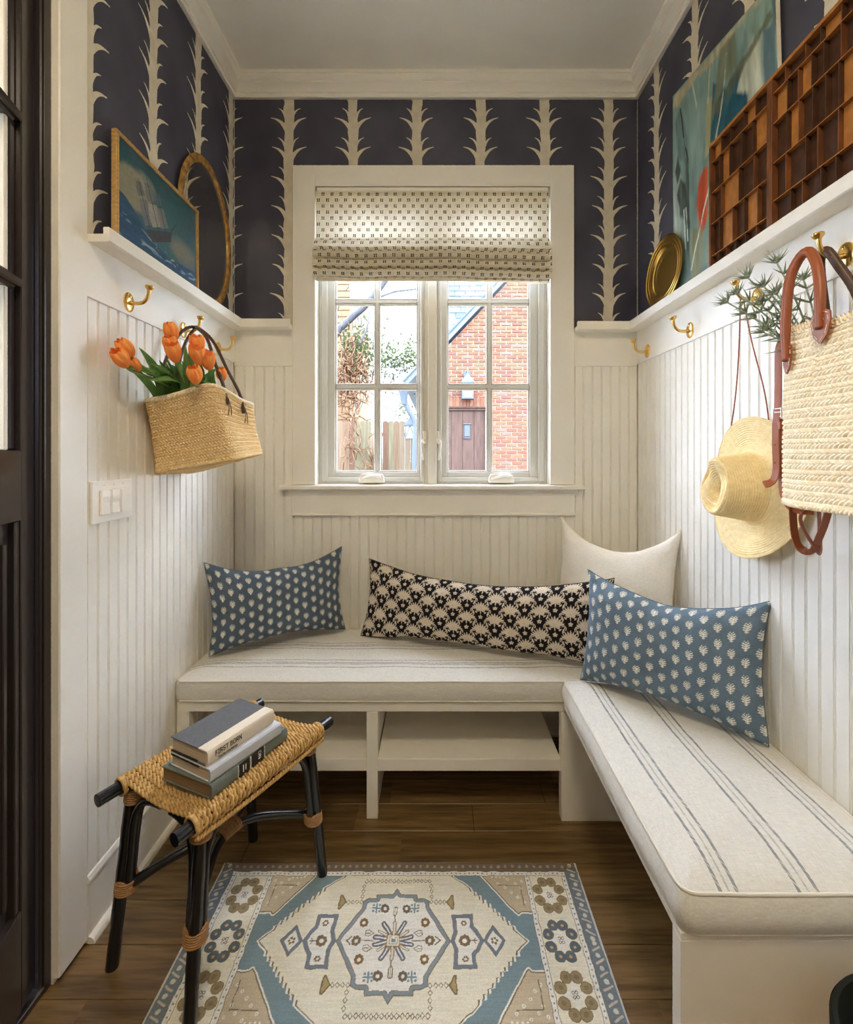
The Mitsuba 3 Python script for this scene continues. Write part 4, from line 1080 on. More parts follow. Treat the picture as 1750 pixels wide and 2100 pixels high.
mat('m_gilt', proc(lambda p, n, uv: mix(lin(206, 172, 112), lin(160, 120, 66), mikit.fbm(p.x * 160, p.y * 160, p.z * 160, octaves=3))), .38, metallic=.35, spec=.5)
for nm, q in (('frame_rail', (0, FW, 0, .012)), ('frame_rail', (0, FW, FH - .012, FH)), ('frame_stile', (0, .012, .012, FH - .012)), ('frame_stile', (FW - .012, FW, .012, FH - .012))):
    put(nm, cat_(fbox(*q, -.012, .004), fbox(q[0] + (.003 if q[1] - q[0] < .1 else 0), q[1] - (.003 if q[1] - q[0] < .1 else 0), q[2] + (.003 if q[3] - q[2] < .1 else 0), q[3] - (.003 if q[3] - q[2] < .1 else 0), .004, .006)), 'm_gilt', ps)
P, uu, vv = quad_grid(*[tuple((MF @ np.array([a, b, -sgn * .002, 1]))[:3]) for a, b in ((.010, .010), (FW - .010, .010), (FW - .010, FH - .010), (.010, FH - .010))], 230, 170)
put('canvas', grid(P), 'm_oil_color', ps, color=sea_paint(uu, vv), smooth=True)
put('backing', fbox(.008, FW - .008, .008, FH - .008, -.011, -.004), 'm_paper', ps)

# --- oval mirror
om = thing('oval_mirror', 'oval mirror in a mottled gilt frame behind the ship painting', 'mirror')
MC = np.array([-.916, 1.885, 2.172]); tilt = .008
ex, ey = np.array([0, 1.0, 0]), unit([-tilt, 0, 1.0])
ez = np.array([1.0, 0, tilt])
a = np.linspace(0, 2 * np.pi, 120, endpoint=False)
ring = np.array([MC + ex * .200 * math.cos(t) + ey * .278 * math.sin(t) + ez * .004 for t in a])
prof = np.array([(.016 * math.cos(t), .007 * math.sin(t)) for t in np.linspace(0, 2 * np.pi, 14, endpoint=False)])
fr = sweep(ring, prof, up=ez, closed=True)
fr.vertices += fr.vertex_normals * (.0030 * (fbmn(fr.vertices, 70, 3, 4) - .5))[:, None]
mat('m_mirror_frame', proc(lambda p, n, uv: mix(lin(196, 152, 84), lin(110, 76, 34), dr.clip(1.6 * mikit.fbm(p.x * 120, p.y * 60, p.z * 60, octaves=3) - .35, 0, 1))), .36, metallic=.4, spec=.5)
put('frame', fr, 'm_mirror_frame', om, smooth=True)
disc = np.array([[MC + ex * r * .196 * math.cos(t) + ey * r * .274 * math.sin(t) + ez * .002 for r in (0, 1)] for t in a])
put('glass', grid(disc, True), 'm_mirror', om, smooth=False)

# --- big abstract canvas on the right ledge; u from the far edge to the near edge
def abstract_paint(u, v):
    n3 = lambda fx, fy, sd, o=3: meshkit.fbm(np.c_[u * fx, v * fy, 0 * u], o, sd)
    wx, wy = u + .05 * (n3(4, 4, 71) - .5), v + .05 * (n3(4, 4, 72) - .5)
    C = np.broadcast_to(np.array(lin(118, 146, 142)), (len(u), 3)).copy()
    C = blend(C, lin(86, 112, 110), sstep(.35, .75, n3(3, 5, 61)))
    C = blend(C, lin(150, 172, 164), sstep(.5, .8, n3(8, 3, 62)) * .7)
    jitter = .030 * (n3(22, 7, 73) - .5) + .016 * (n3(60, 14, 74, 2) - .5)
    pts_ = shapely.points(wx, wy)
    def patch(pts, col, a=1.0):
        nonlocal C
        p_ = Polygon(pts); h = sum(int(abs(q) * 997) for q in pts[0] + pts[1]) % 90
        d = shapely.distance(p_.exterior, pts_) * np.where(shapely.contains_xy(p_, wx, wy), -1, 1)
        on = sstep(.014, -.012, d + jitter)
        tone = (.80 + .55 * (n3(30, 8, h, 2) - .35))[:, None]
        a_ = on * a * (.72 + .6 * n3(14, 7, h + 1)).clip(0, 1)
        C = C * (1 - a_[:, None]) + np.array(lin(*col)) * tone * a_[:, None]
    patch([(0, .96), (.03, 1), (.98, 1), (.98, .975), (.3, .955), (.05, .93)], (178, 170, 140))
    patch([(0, 0), (.05, 0), (.10, .30), (.12, .55), (.06, .60), (0, .50)], (172, 190, 182), .9)
    patch([(.02, .86), (.10, .90), (.20, .72), (.17, .60), (.08, .66)], (104, 130, 132), .9)
    patch([(.05, .50), (.10, .56), (.16, .52), (.20, .40), (.16, .32), (.08, .40)], (46, 58, 54), .95)
    patch([(.02, .62), (.06, .68), (.09, .60), (.05, .56)], (52, 64, 60), .9)
    patch([(.16, .62), (.19, .66), (.21, .30), (.20, .12), (.165, .30)], (70, 84, 76), .9)
    patch([(.30, .44), (.36, .52), (.42, .50), (.41, .30), (.34, .20), (.31, .30)], (196, 74, 40), .95)
    patch([(.42, .52), (.47, .52), (.46, .05), (.39, .10)], (150, 150, 120), .8)
    patch([(.20, .05), (.34, .05), (.36, .26), (.24, .28)], (140, 142, 110), .85)
    patch([(.22, .02), (.35, .03), (.34, .06), (.21, .06)], (78, 90, 78), .8)
    patch([(.38, .55), (.46, .58), (.48, .80), (.40, .82)], (168, 166, 122), .9)
    patch([(.44, .60), (.66, .48), (.82, .55), (.84, .72), (.74, .80), (.60, .78), (.48, .86)], (34, 88, 104), .95)
    patch([(.56, .56), (.72, .52), (.80, .60), (.78, .70), (.66, .72), (.58, .66)], (24, 76, 96), .9)
    patch([(.70, .72), (.80, .86), (.90, .86), (.90, .40), (.80, .36), (.78, .66)], (190, 196, 178), .95)
    patch([(.90, .90), (1, .94), (1, .30), (.93, .30)], (84, 112, 122), .9)
    patch([(.56, .98), (.70, .98), (.68, .84), (.50, .76), (.46, .70)], (118, 122, 96), .8)
    patch([(.72, .98), (.98, .97), (.96, .84), (.84, .88)], (130, 158, 148), .9)
    patch([(.50, .74), (.96, .90), (.97, .87), (.52, .70)], (92, 96, 72), .8)
    for k, (x0_, y0_, x1_, y1_, col) in enumerate(((.22, .10, .46, .46, (206, 208, 196)), (.10, .90, .19, .62, (54, 62, 58)), (.19, .62, .20, .30, (60, 70, 62)), (.26, .96, .33, .74, (186, 186, 160)), (.62, .92, .50, .58, (170, 176, 156)), (.46, .98, .42, .80, (176, 176, 146)), (.13, .40, .16, .22, (196, 206, 200)), (.16, .40, .19, .25, (196, 206, 200)))):
        d = seg(wx, wy, x0_, y0_, x1_, y1_)
        C = blend(C, lin(*col), sstep(.010, .003, d) * sstep(.25, .5, n3(18, 18, 80 + k)))
    brush = n3(40, 10, 90, 3)
    return C * (.82 + .36 * brush)[:, None]
ap = thing('canvas_painting', 'large unframed teal abstract canvas leaning behind the type tray', 'painting')
bl, br, tr, tl = (.905, 1.800, 1.872), (.905, 1.235, 1.872), (.902, 1.258, 2.560), (.902, 1.800, 2.655)
P, uu, vv = quad_grid(bl, br, tr, tl, 330, 330)
P[..., 0] += .003 * (meshkit.fbm(P * 5, 2, 5) - .5)
put('canvas', grid(P), 'm_oil_color', ap, color=abstract_paint(uu, vv), smooth=True)
E = np.array([bl, br, tr, tl], float)
bk_ = E + np.array([.012, 0, 0])
V = np.vstack([E + np.array([.0006, 0, 0]), bk_])
F = [[4, 5, 6], [4, 6, 7]] + [f for i in range(4) for f in ([i, (i + 1) % 4, 4 + (i + 1) % 4], [i, 4 + (i + 1) % 4, 4 + i])]
put('stretcher', trimesh.Trimesh(V, F, process=False), 'm_linen', ap)

# --- printer's type tray: y runs from its far end to its near end
def _oldwood(p, n, uv):
    g = mikit.fbm(p.x * 30, p.y * 150, p.z * 14, octaves=3)
    return mix(lin(124, 72, 34), lin(66, 36, 18), dr.clip(1.5 * g - .25, 0, 1))
mat('m_traywood', proc(_oldwood), .5, spec=.35)
mat('m_traywood_light', proc(lambda p, n, uv: mix(lin(178, 118, 56), lin(128, 76, 32), mikit.fbm(p.x * 30, p.y * 60, p.z * 30, octaves=3))), .45, spec=.35)
mat('m_traywood_dark', proc(lambda p, n, uv: mix(lin(78, 46, 24), lin(44, 26, 14), mikit.fbm(p.x * 30, p.y * 60, p.z * 30, octaves=3))), .55, spec=.3)
tt = thing('type_tray', "old brown printer's type tray with many small compartments on the right ledge", 'tray')
TX0, TX1, TY0, TY1, TZ0, TZ1 = .8815, .9005, .975, 1.523, 1.8695, 2.288
lean = np.eye(4); lean[0, 2] = .002; lean[0, 3] = -.002 * TZ0
tb = lambda a, b, c, d, e, f, bev=.0008: moved(box(a, b, c, d, e, f, bev), lean)
put('backboard', tb(TX1 - .004, TX1, TY0, TY1, TZ0, TZ1), 'm_traywood_dark', tt)
for nm, q in (('rim', (TY0, TY1, TZ0, TZ0 + .012)), ('top_rim', (TY0, TY1, TZ1 - .010, TZ1)), ('rim', (TY1 - .009, TY1, TZ0 + .012, TZ1 - .010)), ('rim', (TY0, TY0 + .012, TZ0 + .012, TZ1 - .010)), ('bar', (1.238, 1.258, TZ0 + .012, TZ1 - .010))):
    put(nm, tb(TX0 - .002, TX1 - .004, *q), 'm_traywood_light' if nm == 'top_rim' else 'm_traywood', tt)
halves = ((1.258, TY1 - .009), (TY0 + .012, 1.238))
fr_rows = ((0, .115, .375, .625, .87, 1), (0, .19, .44, .70, .90, 1))
light_cells = {(0, 2, 2), (0, 1, 1), (1, 4, 1), (1, 3, 3), (1, 2, 4), (1, 3, 5), (1, 1, 5)}
cr_ = random.Random(5)
for hi, (ya, yb) in enumerate(halves):
    zs = [lerp(TZ0 + .012, TZ1 - .010, f) for f in fr_rows[hi]]
    for z in zs[1:-1]:
        put('divider', tb(TX0 + .001, TX1 - .004, ya, yb, z - .0013, z + .0013, .0004), 'm_traywood_light', tt)
    for r in range(5):
        n_ = (6, 5, 4, 5, 5)[r] if hi == 0 else (5, 5, 6, 6, 5)[r]
        cuts = sorted({ya, yb, *[lerp(ya, yb, (i + cr_.uniform(-.22, .22)) / n_) for i in range(1, n_)]})
        for y in cuts[1:-1]:
            put('divider', tb(TX0 + .001, TX1 - .004, y - .0011, y + .0011, zs[r] + .0013, zs[r + 1] - .0013, .0004), 'm_traywood_dark' if cr_.random() < .75 else 'm_traywood', tt)
        for c in range(len(cuts) - 1):
            if (hi, r, c) in light_cells or cr_.random() < .10:
                put('cell_back', tb(TX1 - .0065, TX1 - .0040, cuts[c] + .0012, cuts[c + 1] - .0012, zs[r] + .0014, zs[r + 1] - .0014, .0003), 'm_traywood_light', tt)

# --- brass plate
bp = thing('brass_plate', 'round brass plate leaning in the back corner of the right ledge', 'plate')
nrm = unit([-1, -.05, .05])
rr_ = .137
prof = [(.0001, -.006), (.060, -.006), (.070, -.0055), (.072, -.0040), (.084, -.0042), (.090, -.002), (.097, .0015), (.100, .0042), (.104, .0030), (.112, .0036), (.114, .0052), (.118, .0040), (.127, .0052), (.130, .0075), (.134, .0072), (.137, .0050), (.134, .0020), (.118, .0005), (.100, -.0020), (.086, -.0085), (.0001, -.0095)]
mesh = lathe(prof, 72, axis=nrm, origin=(.889, 1.842, 1.868 + rr_ * .99))
put('dish', mesh, 'm_oldbrass', bp, smooth=40)

# ================================================================== woven straw
def plait(s, t, hr, ws, amp):
    """herringbone plait: s round the basket, t up it, in metres; returns the height of the weave"""
    q = t / hr; r = np.floor(q); f = q - r
    up = f < .5
    g = np.where(up, f * 2, (f - .5) * 2)                       # 0..1 inside a half row
    k = (s + np.where(up, g, 1 - g) * ws * .85 + r * ws * .37) / ws
    c = (k - np.floor(k)) * 2 - 1
    d = (1 - c ** 2) ** .7 * (1 - (2 * g - 1) ** 4 * .75)
    n_ = meshkit.noise(np.stack([np.floor(k) * 1.7, r * 2.3 + up * 7.0, 0 * k], -1), 3)
    return amp * d * (.75 + .5 * n_)
def basket_wall(cor_top, cor_bot, ns, nt, ex, hr, ws, amp, sway=None, inner=.006, bulge=.0):
    """a soft four-sided basket between two quads (A, B, C, D), its corners rounded by the exponent ex; outer woven skin plus a plain inner skin"""
    th = np.linspace(0, 2 * np.pi, ns, endpoint=False)
    c, s = np.cos(th), np.sin(th)
    p = np.sign(c) * np.abs(c) ** (2 / ex); q = np.sign(s) * np.abs(s) ** (2 / ex)
    # even spacing along the outline
    pq = np.c_[p, q]; d = np.linalg.norm(np.roll(pq, -1, 0) - pq, axis=1); L = np.concatenate([[0], np.cumsum(d)])
    want = np.linspace(0, L[-1], ns, endpoint=False)
    p = np.interp(want, L, np.r_[p, p[0]]); q = np.interp(want, L, np.r_[q, q[0]])
    def quad(Q):
        A, B_, C_, D_ = [np.array(x_, float) for x_ in Q]
        u, v = ((p + 1) / 2)[:, None], ((q + 1) / 2)[:, None]
        return (1 - u) * (1 - v) * A + u * (1 - v) * B_ + u * v * C_ + (1 - u) * v * D_
    T0, T1 = quad(cor_bot), quad(cor_top)
    t = np.linspace(0, 1, nt)[None, :, None]
    P = T0[:, None] * (1 - t) + T1[:, None] * t
    if sway is not None: P = sway(P, p, q, t[..., 0])
    ctr = P.mean(0, keepdims=True)
    m = grid(P, True); N = np.array(m.vertex_normals).reshape(P.shape)
    if ((P - ctr) * N).sum() < 0: N = -N
    if bulge: P = P + N * (bulge * np.sin(np.pi * t) )
    per = np.linalg.norm(np.roll(P[:, nt // 2], -1, 0) - P[:, nt // 2], axis=1); S_ = np.concatenate([[0], np.cumsum(per)[:-1]])
    ws = np.sum(per) / round(np.sum(per) / ws)
    Hh = np.linalg.norm(T1 - T0, axis=1).mean()
    h = plait(np.broadcast_to(S_[:, None], (ns, nt)), np.broadcast_to(t[..., 0] * Hh, (ns, nt)), hr, ws, amp)
    out = P + N * h[..., None]
    inn = (P - N * inner)[::4, ::4]
    return out, inn, P, N
def shell(out, inn):
    a, b = grid(out, True), grid(inn, True); b.faces = b.faces[:, ::-1]
    return cat_(a, b)

# --- left: basket of tulips
tk = thing('straw_basket', 'woven straw basket of orange tulips hanging on the left wall', 'basket')
A_, B_, C_, D_ = (-.912, 1.462, 1.462), (-.690, 1.462, 1.522), (-.672, 1.765, 1.478), (-.912, 1.762, 1.452)
a_, b_, c_, d_ = (-.900, 1.496, 1.238), (-.640, 1.502, 1.280), (-.638, 1.772, 1.302), (-.900, 1.766, 1.226)
def sway_l(P, p, q, t):
    P = P.copy()
    room = (p > .5)[:, None] * (1 - q[:, None] ** 2)
    near = (q < -.5)[:, None] * (1 - p[:, None] ** 2)
    P[..., 2] += -.018 * room * t ** 3 - .012 * near * t ** 3
    P[..., 0] += -.022 * room * np.sin(np.pi * t) ** 1 + .012 * room * t
    P[..., 1] += .012 * near * np.sin(np.pi * t)
    P += .006 * (meshkit.fbm(P * 9, 2, 6)[..., None] - .5)
    return P
out, inn, P0, N0 = basket_wall((A_, B_, C_, D_), (a_, b_, c_, d_), 620, 150, 6.0, .0165, .0092, .0056, sway_l)
put('body', shell(out, inn), 'm_straw_tan', tk, smooth=True)
bot = P0[:, 0]
cb_ = bot.mean(0)
fl_ = np.array([[cb_ + (b2 - cb_) * r for r in np.linspace(0, 1, 24)] for b2 in bot[::4]])
nb = len(fl_)
fl_[..., 2] += .003 * np.sin(np.linalg.norm(fl_ - cb_, axis=-1) * 2 * np.pi / .016) - .004
put('base', grid(fl_, True), 'm_straw_tan', tk, smooth=True)
def braided_rim(P, N, r, pitch):
    L = np.concatenate([[0], np.cumsum(np.linalg.norm(np.diff(np.vstack([P, P[:1]]), axis=0), axis=1))])[:-1]
    tot = L[-1] + np.linalg.norm(P[0] - P[-1]); kk = round(tot / pitch)
    up = np.array([0, 0, 1.0]); ms = []
    for j in range(2):
        an = L / tot * kk * 2 * np.pi + j * np.pi
        Q = P + N * (r * .6 * np.cos(an))[:, None] + up * (r * .6 * np.sin(an))[:, None]
        ms.append(tube(Q, r * .72, 7, closed=True))
    return cat_(ms)
put('rim', braided_rim(P0[:, -1], N0[:, -1], .0062, .016), 'm_straw', tk, smooth=True)
put('base_rim', braided_rim(P0[:, 0], N0[:, 0], .0045, .014), 'm_straw_tan', tk, smooth=True)
HKP = np.array([XL + .003 + .046, 1.722, 1.748])
def strap(P, w, t, up, n=50):
    return sweep(spline(P, n), rect(w, t, t * .3), up=up)
h1 = [(-.676, 1.530, 1.455), (-.684, 1.531, 1.505), (-.730, 1.560, 1.60), (-.800, 1.640, 1.705), (-.868, 1.712, 1.7545), (-.868, 1.730, 1.7545), (-.800, 1.690, 1.702), (-.722, 1.640, 1.585), (-.672, 1.632, 1.490), (-.664, 1.632, 1.435)]
put('handle', tube(spline(h1, 70), .0055, 10), 'm_leather_dark', tk, smooth=True)
h2 = [(-.906, 1.535, 1.42), (-.906, 1.537, 1.48), (-.898, 1.580, 1.62), (-.886, 1.655, 1.725), (-.881, 1.715, 1.7555), (-.881, 1.729, 1.7555), (-.886, 1.700, 1.72), (-.900, 1.655, 1.60), (-.906, 1.640, 1.47), (-.906, 1.640, 1.42)]
put('handle', tube(spline(h2, 70), .0055, 10), 'm_leather_dark', tk, smooth=True)
for (x_, y_, z_) in (h1[0], h1[-1]):
    for dy in (-.012, .012):
        put('thong', tube(spline([(x_ + .004, y_, z_ + .022), (x_ + .010, y_ + dy * .5, z_ - .005), (x_ + .010, y_ + dy, z_ - .035)], 10), .0012, 6), 'm_leather_dark', tk, smooth=True)

# --- tulips
def bloom_mesh(open_, seed):
    """six overlapping petals round the local z axis, unit about 6 cm high; returns the mesh and its colours"""
    r_ = np.random.default_rng(seed); ms, cs = [], []
    for k in range(6):
        inner = k % 2
        a0 = k * np.pi / 3 + .15 * r_.random()
        n, m_ = 15, 11
        t = np.linspace(0, 1, n)[:, None]; s = np.linspace(-1, 1, m_)[None]
        rad = (.0205 - .002 * inner) * (np.sin(np.pi * np.clip(t * (.80 - open_ * 1.2) + .07, 0, 1)) ** .62) * (1 + open_ * t ** 2)
        wid = .80 * np.sin(np.pi * np.clip(t * .84 + .07, 0, 1)) ** .40
        ang = a0 + s * wid * (1.05 - .15 * inner)
        rad = rad * (1 + .05 * (1 - s ** 2)) - .0035 * (s ** 2) * t
        h = .052 * t - .004 * s ** 2 * t ** 2 + .003 * r_.random() * t
        P = np.stack([rad * np.cos(ang), rad * np.sin(ang), h + 0 * s], -1)
        ms.append(grid(P))
        tt_ = (t + 0 * s).ravel(); ss = (np.abs(s) + 0 * t).ravel()
        c = lerp(np.array(lin(250, 156, 82)), np.array(lin(255, 208, 130)), (ss ** 2 * .85 * sstep(.1, .9, tt_))[:, None])
        c = lerp(c, np.array(lin(240, 170, 90)), (sstep(.22, 0, tt_) * .7)[:, None])
        c = c * (.88 + .24 * meshkit.noise(np.c_[ss * 9, tt_ * 3, 0 * tt_ + k], seed))[:, None]
        cs.append(c)
    return cat_(ms), np.vstack(cs)
scene['m_petal'] = {'type': 'principledthin', 'base_color': VC, 'roughness': .45, 'diff_trans': .45, 'spec_trans': 0.0, 'eta': 1.35}
scene['m_leaf'] = {'type': 'principledthin', 'base_color': proc(lambda p, n, uv: mix(lin(122, 160, 92), lin(80, 122, 68), mikit.fbm(p.x * 60, p.y * 60, p.z * 25, octaves=2))), 'roughness': .42, 'diff_trans': .35, 'spec_trans': 0.0, 'eta': 1.4}
mat('m_stem', lin(128, 152, 92), .5)
def leaf_blade(P, w, up, n=22, fold=.25):
    Q = spline(P, n); t, u, wv = frames(Q, up)
    s = np.linspace(0, 1, n); wid = w * np.sin(np.pi * np.clip(s * .93 + .07, 0, 1)) ** .8
    k = np.linspace(-1, 1, 7)
    V = Q[:, None] + wv[:, None] * (k[None, :, None] * wid[:, None, None] / 2) + u[:, None] * (fold * (k ** 2)[None, :, None] * wid[:, None, None] / 2)
    return grid(V)
def pxp(px, py, y):                                     # a point of the room at depth y
    return np.array([(px - VPX) * y / FOCAL, y, CAM_Z + (VPY - py) * y / FOCAL])
tulips = [((-.868, 1.326, 1.588), (-.80, 1.50), .10, 'orange tulip at the top of the left-hand pair in the basket'),
          ((-.866, 1.304, 1.556), (-.86, 1.50), .05, 'lowest orange tulip at the far left of the basket'),
          ((-.862, 1.352, 1.552), (-.84, 1.52), .00, 'slim orange tulip half hidden behind a leaf on the left of the basket'),
          ((-.822, 1.470, 1.672), (-.80, 1.56), .02, 'tallest orange tulip in the basket beside the leather handle'),
          ((-.800, 1.430, 1.620), (-.80, 1.54), .04, 'orange tulip right below the tallest one in the basket'),
          ((-.778, 1.405, 1.592), (-.78, 1.52), .12, 'wide open orange tulip below the middle pair in the basket'),
          ((-.745, 1.478, 1.634), (-.75, 1.58), .10, 'orange tulip at the top of the right-hand cluster in the basket'),
          ((-.728, 1.445, 1.592), (-.74, 1.56), .14, 'open orange tulip in the middle of the right-hand cluster'),
          ((-.712, 1.478, 1.582), (-.72, 1.60), .16, 'open orange tulip at the right end of the basket by the handle'),
          ((-.722, 1.418, 1.528), (-.72, 1.50), .06, 'low orange tulip resting on the basket rim'),
          ((-.706, 1.560, 1.560), (-.72, 1.66), .00, 'pale orange tulip bud half hidden at the right of the basket')]
bl_shapes = []
for s_ in range(4):
    bm, bc = bloom_mesh((.02, .10, .16, .05)[s_], 20 + s_); bl_shapes.append(mikit.ply(bm, 'm_petal', smooth=True, color=bc))
tr_ = np.random.default_rng(12)
for i, (pos, base, op, lab) in enumerate(tulips):
    k = thing('tulip', lab, 'tulip', 'orange tulips in the straw basket')
    pos = np.array(pos); b0 = np.array([lerp(base[0], -.80, .3), base[1] + .055, 1.36])
    ax = unit((pos - b0) * np.array([1, 1, .8]) + np.array([0, 0, .06]))
    foot = pos - ax * .024
    def over_rim(q):
        # what leans out over the near rim rises inside the basket first
        if q[1] > 1.50: return None
        x = float(np.clip(.5 * (q[0] - .80), -.885, -.71)); rz_ = 1.462 + (x + .912) / .222 * .058
        return np.array([x, 1.492, rz_ + .016])
    rot = trimesh.geometry.align_vectors([0, 0, 1], ax)
    sp_ = trimesh.transformations.rotation_matrix(tr_.random() * 6.28, (0, 0, 1))
    M = np.array(rot @ sp_); M[:3, :3] *= (1.06 if i not in (2, 10) else .85); M[:3, 3] = foot
    reuse('bloom', bl_shapes[(0, 3, 0, 0, 3, 1, 1, 2, 2, 3, 0)[i]], M, k)
    wy_ = over_rim(foot)
    mid = (foot + b0) / 2 + np.array([0, 0, .012]) if wy_ is None else wy_
    put('stem', tube(spline([b0, mid, foot - ax * .01, foot + ax * .004], 16), .0038, 8), 'm_stem', k, smooth=True)
    ll = [(foot - b0) * .98]
    for j in range(2 if i not in (9,) else 0):
        off = np.array([(tr_.random() - .5) * .07, (tr_.random() - .6) * .06, (tr_.random() - .35) * .05 + (.02 if j else -.02)])
        if i == 1 and j == 0: off = np.array([-.004, -.050, .012])
        tip = b0 + (foot - b0) * (.78 + .15 * tr_.random()) + off
        tip[0] = max(tip[0], XL + .012)
        m_ = b0 + (tip - b0) * .5 + off * .15 + np.array([0, 0, .016])
        w2 = over_rim(tip)
        if w2 is not None: m_ = w2 + np.array([.5 * off[0], .004, .008])
        m_[0] = max(m_[0], XL + .012)
        put('leaf', leaf_blade([b0 + off * .1, m_, tip], .026 + .012 * tr_.random(), unit(np.array([.7, -.5, .4]) + .4 * (tr_.random(3) - .5))), 'm_leaf', k, smooth=True)

for (px_, py_, y_), b_, w_, who in (((222, 731, 1.330), (-.862, 1.500, 1.44), .026, 'tulip_001'), ((284, 712, 1.385), (-.850, 1.500, 1.45), .036, 'tulip'), ((300, 742, 1.400), (-.850, 1.495, 1.45), .040, 'tulip_002'),
                                ((326, 738, 1.440), (-.835, 1.500, 1.45), .030, 'tulip_003'), ((352, 748, 1.430), (-.815, 1.500, 1.46), .042, 'tulip_004'), ((388, 706, 1.470), (-.785, 1.510, 1.47), .028, 'tulip_006'),
                                ((372, 740, 1.420), (-.790, 1.500, 1.47), .036, 'tulip_005'), ((408, 742, 1.440), (-.755, 1.510, 1.48), .030, 'tulip_007'), ((432, 752, 1.480), (-.730, 1.520, 1.48), .030, 'tulip_008')):
    tip = pxp(px_, py_, y_); tip[0] = max(tip[0], XL + .014)
    b_ = np.array(b_); m_ = (b_ + tip) / 2 + np.array([0, .008, .022])
    put('leaf', leaf_blade([b_ - np.array([0, -.03, .06]), b_, m_, tip], w_, unit(np.array([.6, -.7, .3]))), 'm_leaf', who, smooth=True)

# --- right: backpack basket
bp_ = thing('straw_backpack', 'large pale straw basket backpack with brown leather handles on the right wall', 'bag')
A_, B_, C_, D_ = (.786, .735, 1.578), (.908, .745, 1.578), (.905, 1.075, 1.565), (.794, 1.088, 1.572)
a_, b_, c_, d_ = (.770, .745, 1.190), (.906, .745, 1.190), (.902, 1.070, 1.185), (.780, 1.080, 1.190)
def sway_r(P, p, q, t):
    P = P.copy()
    room = (p < -.5)[:, None] * (1 - q[:, None] ** 2)
    wall = (p > .5)[:, None] * (1 - q[:, None] ** 2)
    far = (q > .5)[:, None] * (1 - p[:, None] ** 2)
    P[..., 0] += -.022 * room * (1 - .5 * t)
    P[..., 2] += -.016 * room * t ** 3 + .010 * (p[:, None] < 0) * (q[:, None] > .3) * t ** 3
    P[..., 1] += .018 * far * np.sin(np.pi * t * .9 + .2)
    P += .005 * (meshkit.fbm(P * 8, 2, 16)[..., None] - .5)
    return P
out, inn, P0, N0 = basket_wall((A_, B_, C_, D_), (a_, b_, c_, d_), 640, 240, 5.0, .0215, .0118, .0056, sway_r)
put('body', shell(out, inn), 'm_straw', bp_, smooth=True)
bot = P0[:, 0]; cb_ = bot.mean(0)
put('base', grid(np.array([[cb_ + (b2 - cb_) * r for r in (0, .5, 1)] for b2 in bot[::6]]), True), 'm_straw', bp_, smooth=True)
put('base_rim', braided_rim(P0[:, 0], N0[:, 0], .0050, .018), 'm_straw', bp_, smooth=True)
rim_i = np.arange(0, 640, 5)
put('rim_edge', cat_([tube(np.array([P0[i, -1] - N0[i, -1] * .003 + (0, 0, -.012), P0[(i + 2) % 640, -1] + N0[i, -1] * .003 + (0, 0, .003), P0[(i + 5) % 640, -1] + N0[i, -1] * .005 + (0, 0, -.010)]), .0026, 5) for i in rim_i]), 'm_straw', bp_, smooth=True, label='overcast straw rim')
fx_ = .766
hd = [(fx_, 1.034, 1.500), (fx_, 1.036, 1.560), (fx_ + .003, 1.034, 1.640), (fx_ + .010, 1.024, 1.700), (fx_ + .016, 1.000, 1.7235), (fx_ + .012, .972, 1.700), (fx_ + .002, .946, 1.640), (fx_ - .004, .938, 1.580), (fx_ - .005, .937, 1.545)]
put('handle', tube(spline(hd, 80), np.r_[np.linspace(.0075, .0100, 14), np.full(52, .0100), np.linspace(.0100, .0085, 14)], 14), 'm_leather', bp_, smooth=True, label='rolled brown leather handle')
hd2 = [(.899, .990, 1.520), (.896, .990, 1.58), (.892, 1.008, 1.650), (.880, 1.040, 1.720), (.874, 1.058, 1.7515), (.874, 1.070, 1.7515), (.878, 1.078, 1.70), (.89, 1.080, 1.62), (.897, 1.078, 1.52)]
put('handle', tube(spline(hd2, 70), .0095, 12), 'm_leather_dark', bp_, smooth=True)
def tab(yc, zc, x_, s=1.0):
    pl = Polygon([(-.022, .022), (-.010, .028), (.010, .028), (.022, .022), (.024, .006), (.016, -.020), (.002, -.034), (-.002, -.034), (-.016, -.020), (-.024, .006)]).buffer(.002, 4)
    M = M4([(.06, 1, 0), (.02, 0, 1), (-1, .06, .02)], (x_, yc, zc))
    put('leather_tab', moved(extrude(shapely.affinity.scale(pl, s, 1.0, origin=(0, 0)), .0034), M), 'm_leather', bp_, smooth=30)
    st_ = np.array([(c_[0] * s, c_[1], .0040) for c_ in pl.buffer(-.0045).exterior.coords])
    put('stitching', moved(cat_([tube(np.array([st_[i], st_[i] * .35 + st_[(i + 1) % len(st_)] * .65]), .0007, 5) for i in range(0, len(st_) - 1)]), M), 'm_piping', bp_)
    put('rivet', moved(lathe([(.0055, 0), (.0050, .0014), (.0001, .0022)], 18, origin=(-.004, .010, .0030)), M), 'm_steel', bp_, smooth=40)
import shapely.affinity
tab(.937, 1.552, fx_ - .001)
tab(1.036, 1.508, fx_ + .006, .55)
def belt(P, up, w=.019, t=.003, n=60, **kw):
    return put('strap', strap(P, w, t, up, n), 'm_leather', bp_, smooth=40, **kw)
belt([(.822, 1.078, 1.548), (.800, 1.092, 1.556), (.794, 1.096, 1.520), (.793, 1.095, 1.46), (.792, 1.095, 1.395)], (-.94, -.15, .1))
belt([(.790, 1.095, 1.392), (.788, 1.096, 1.33), (.790, 1.097, 1.28), (.788, 1.098, 1.245), (.781, 1.101, 1.231), (.768, 1.106, 1.225)], (-.94, -.15, .1))
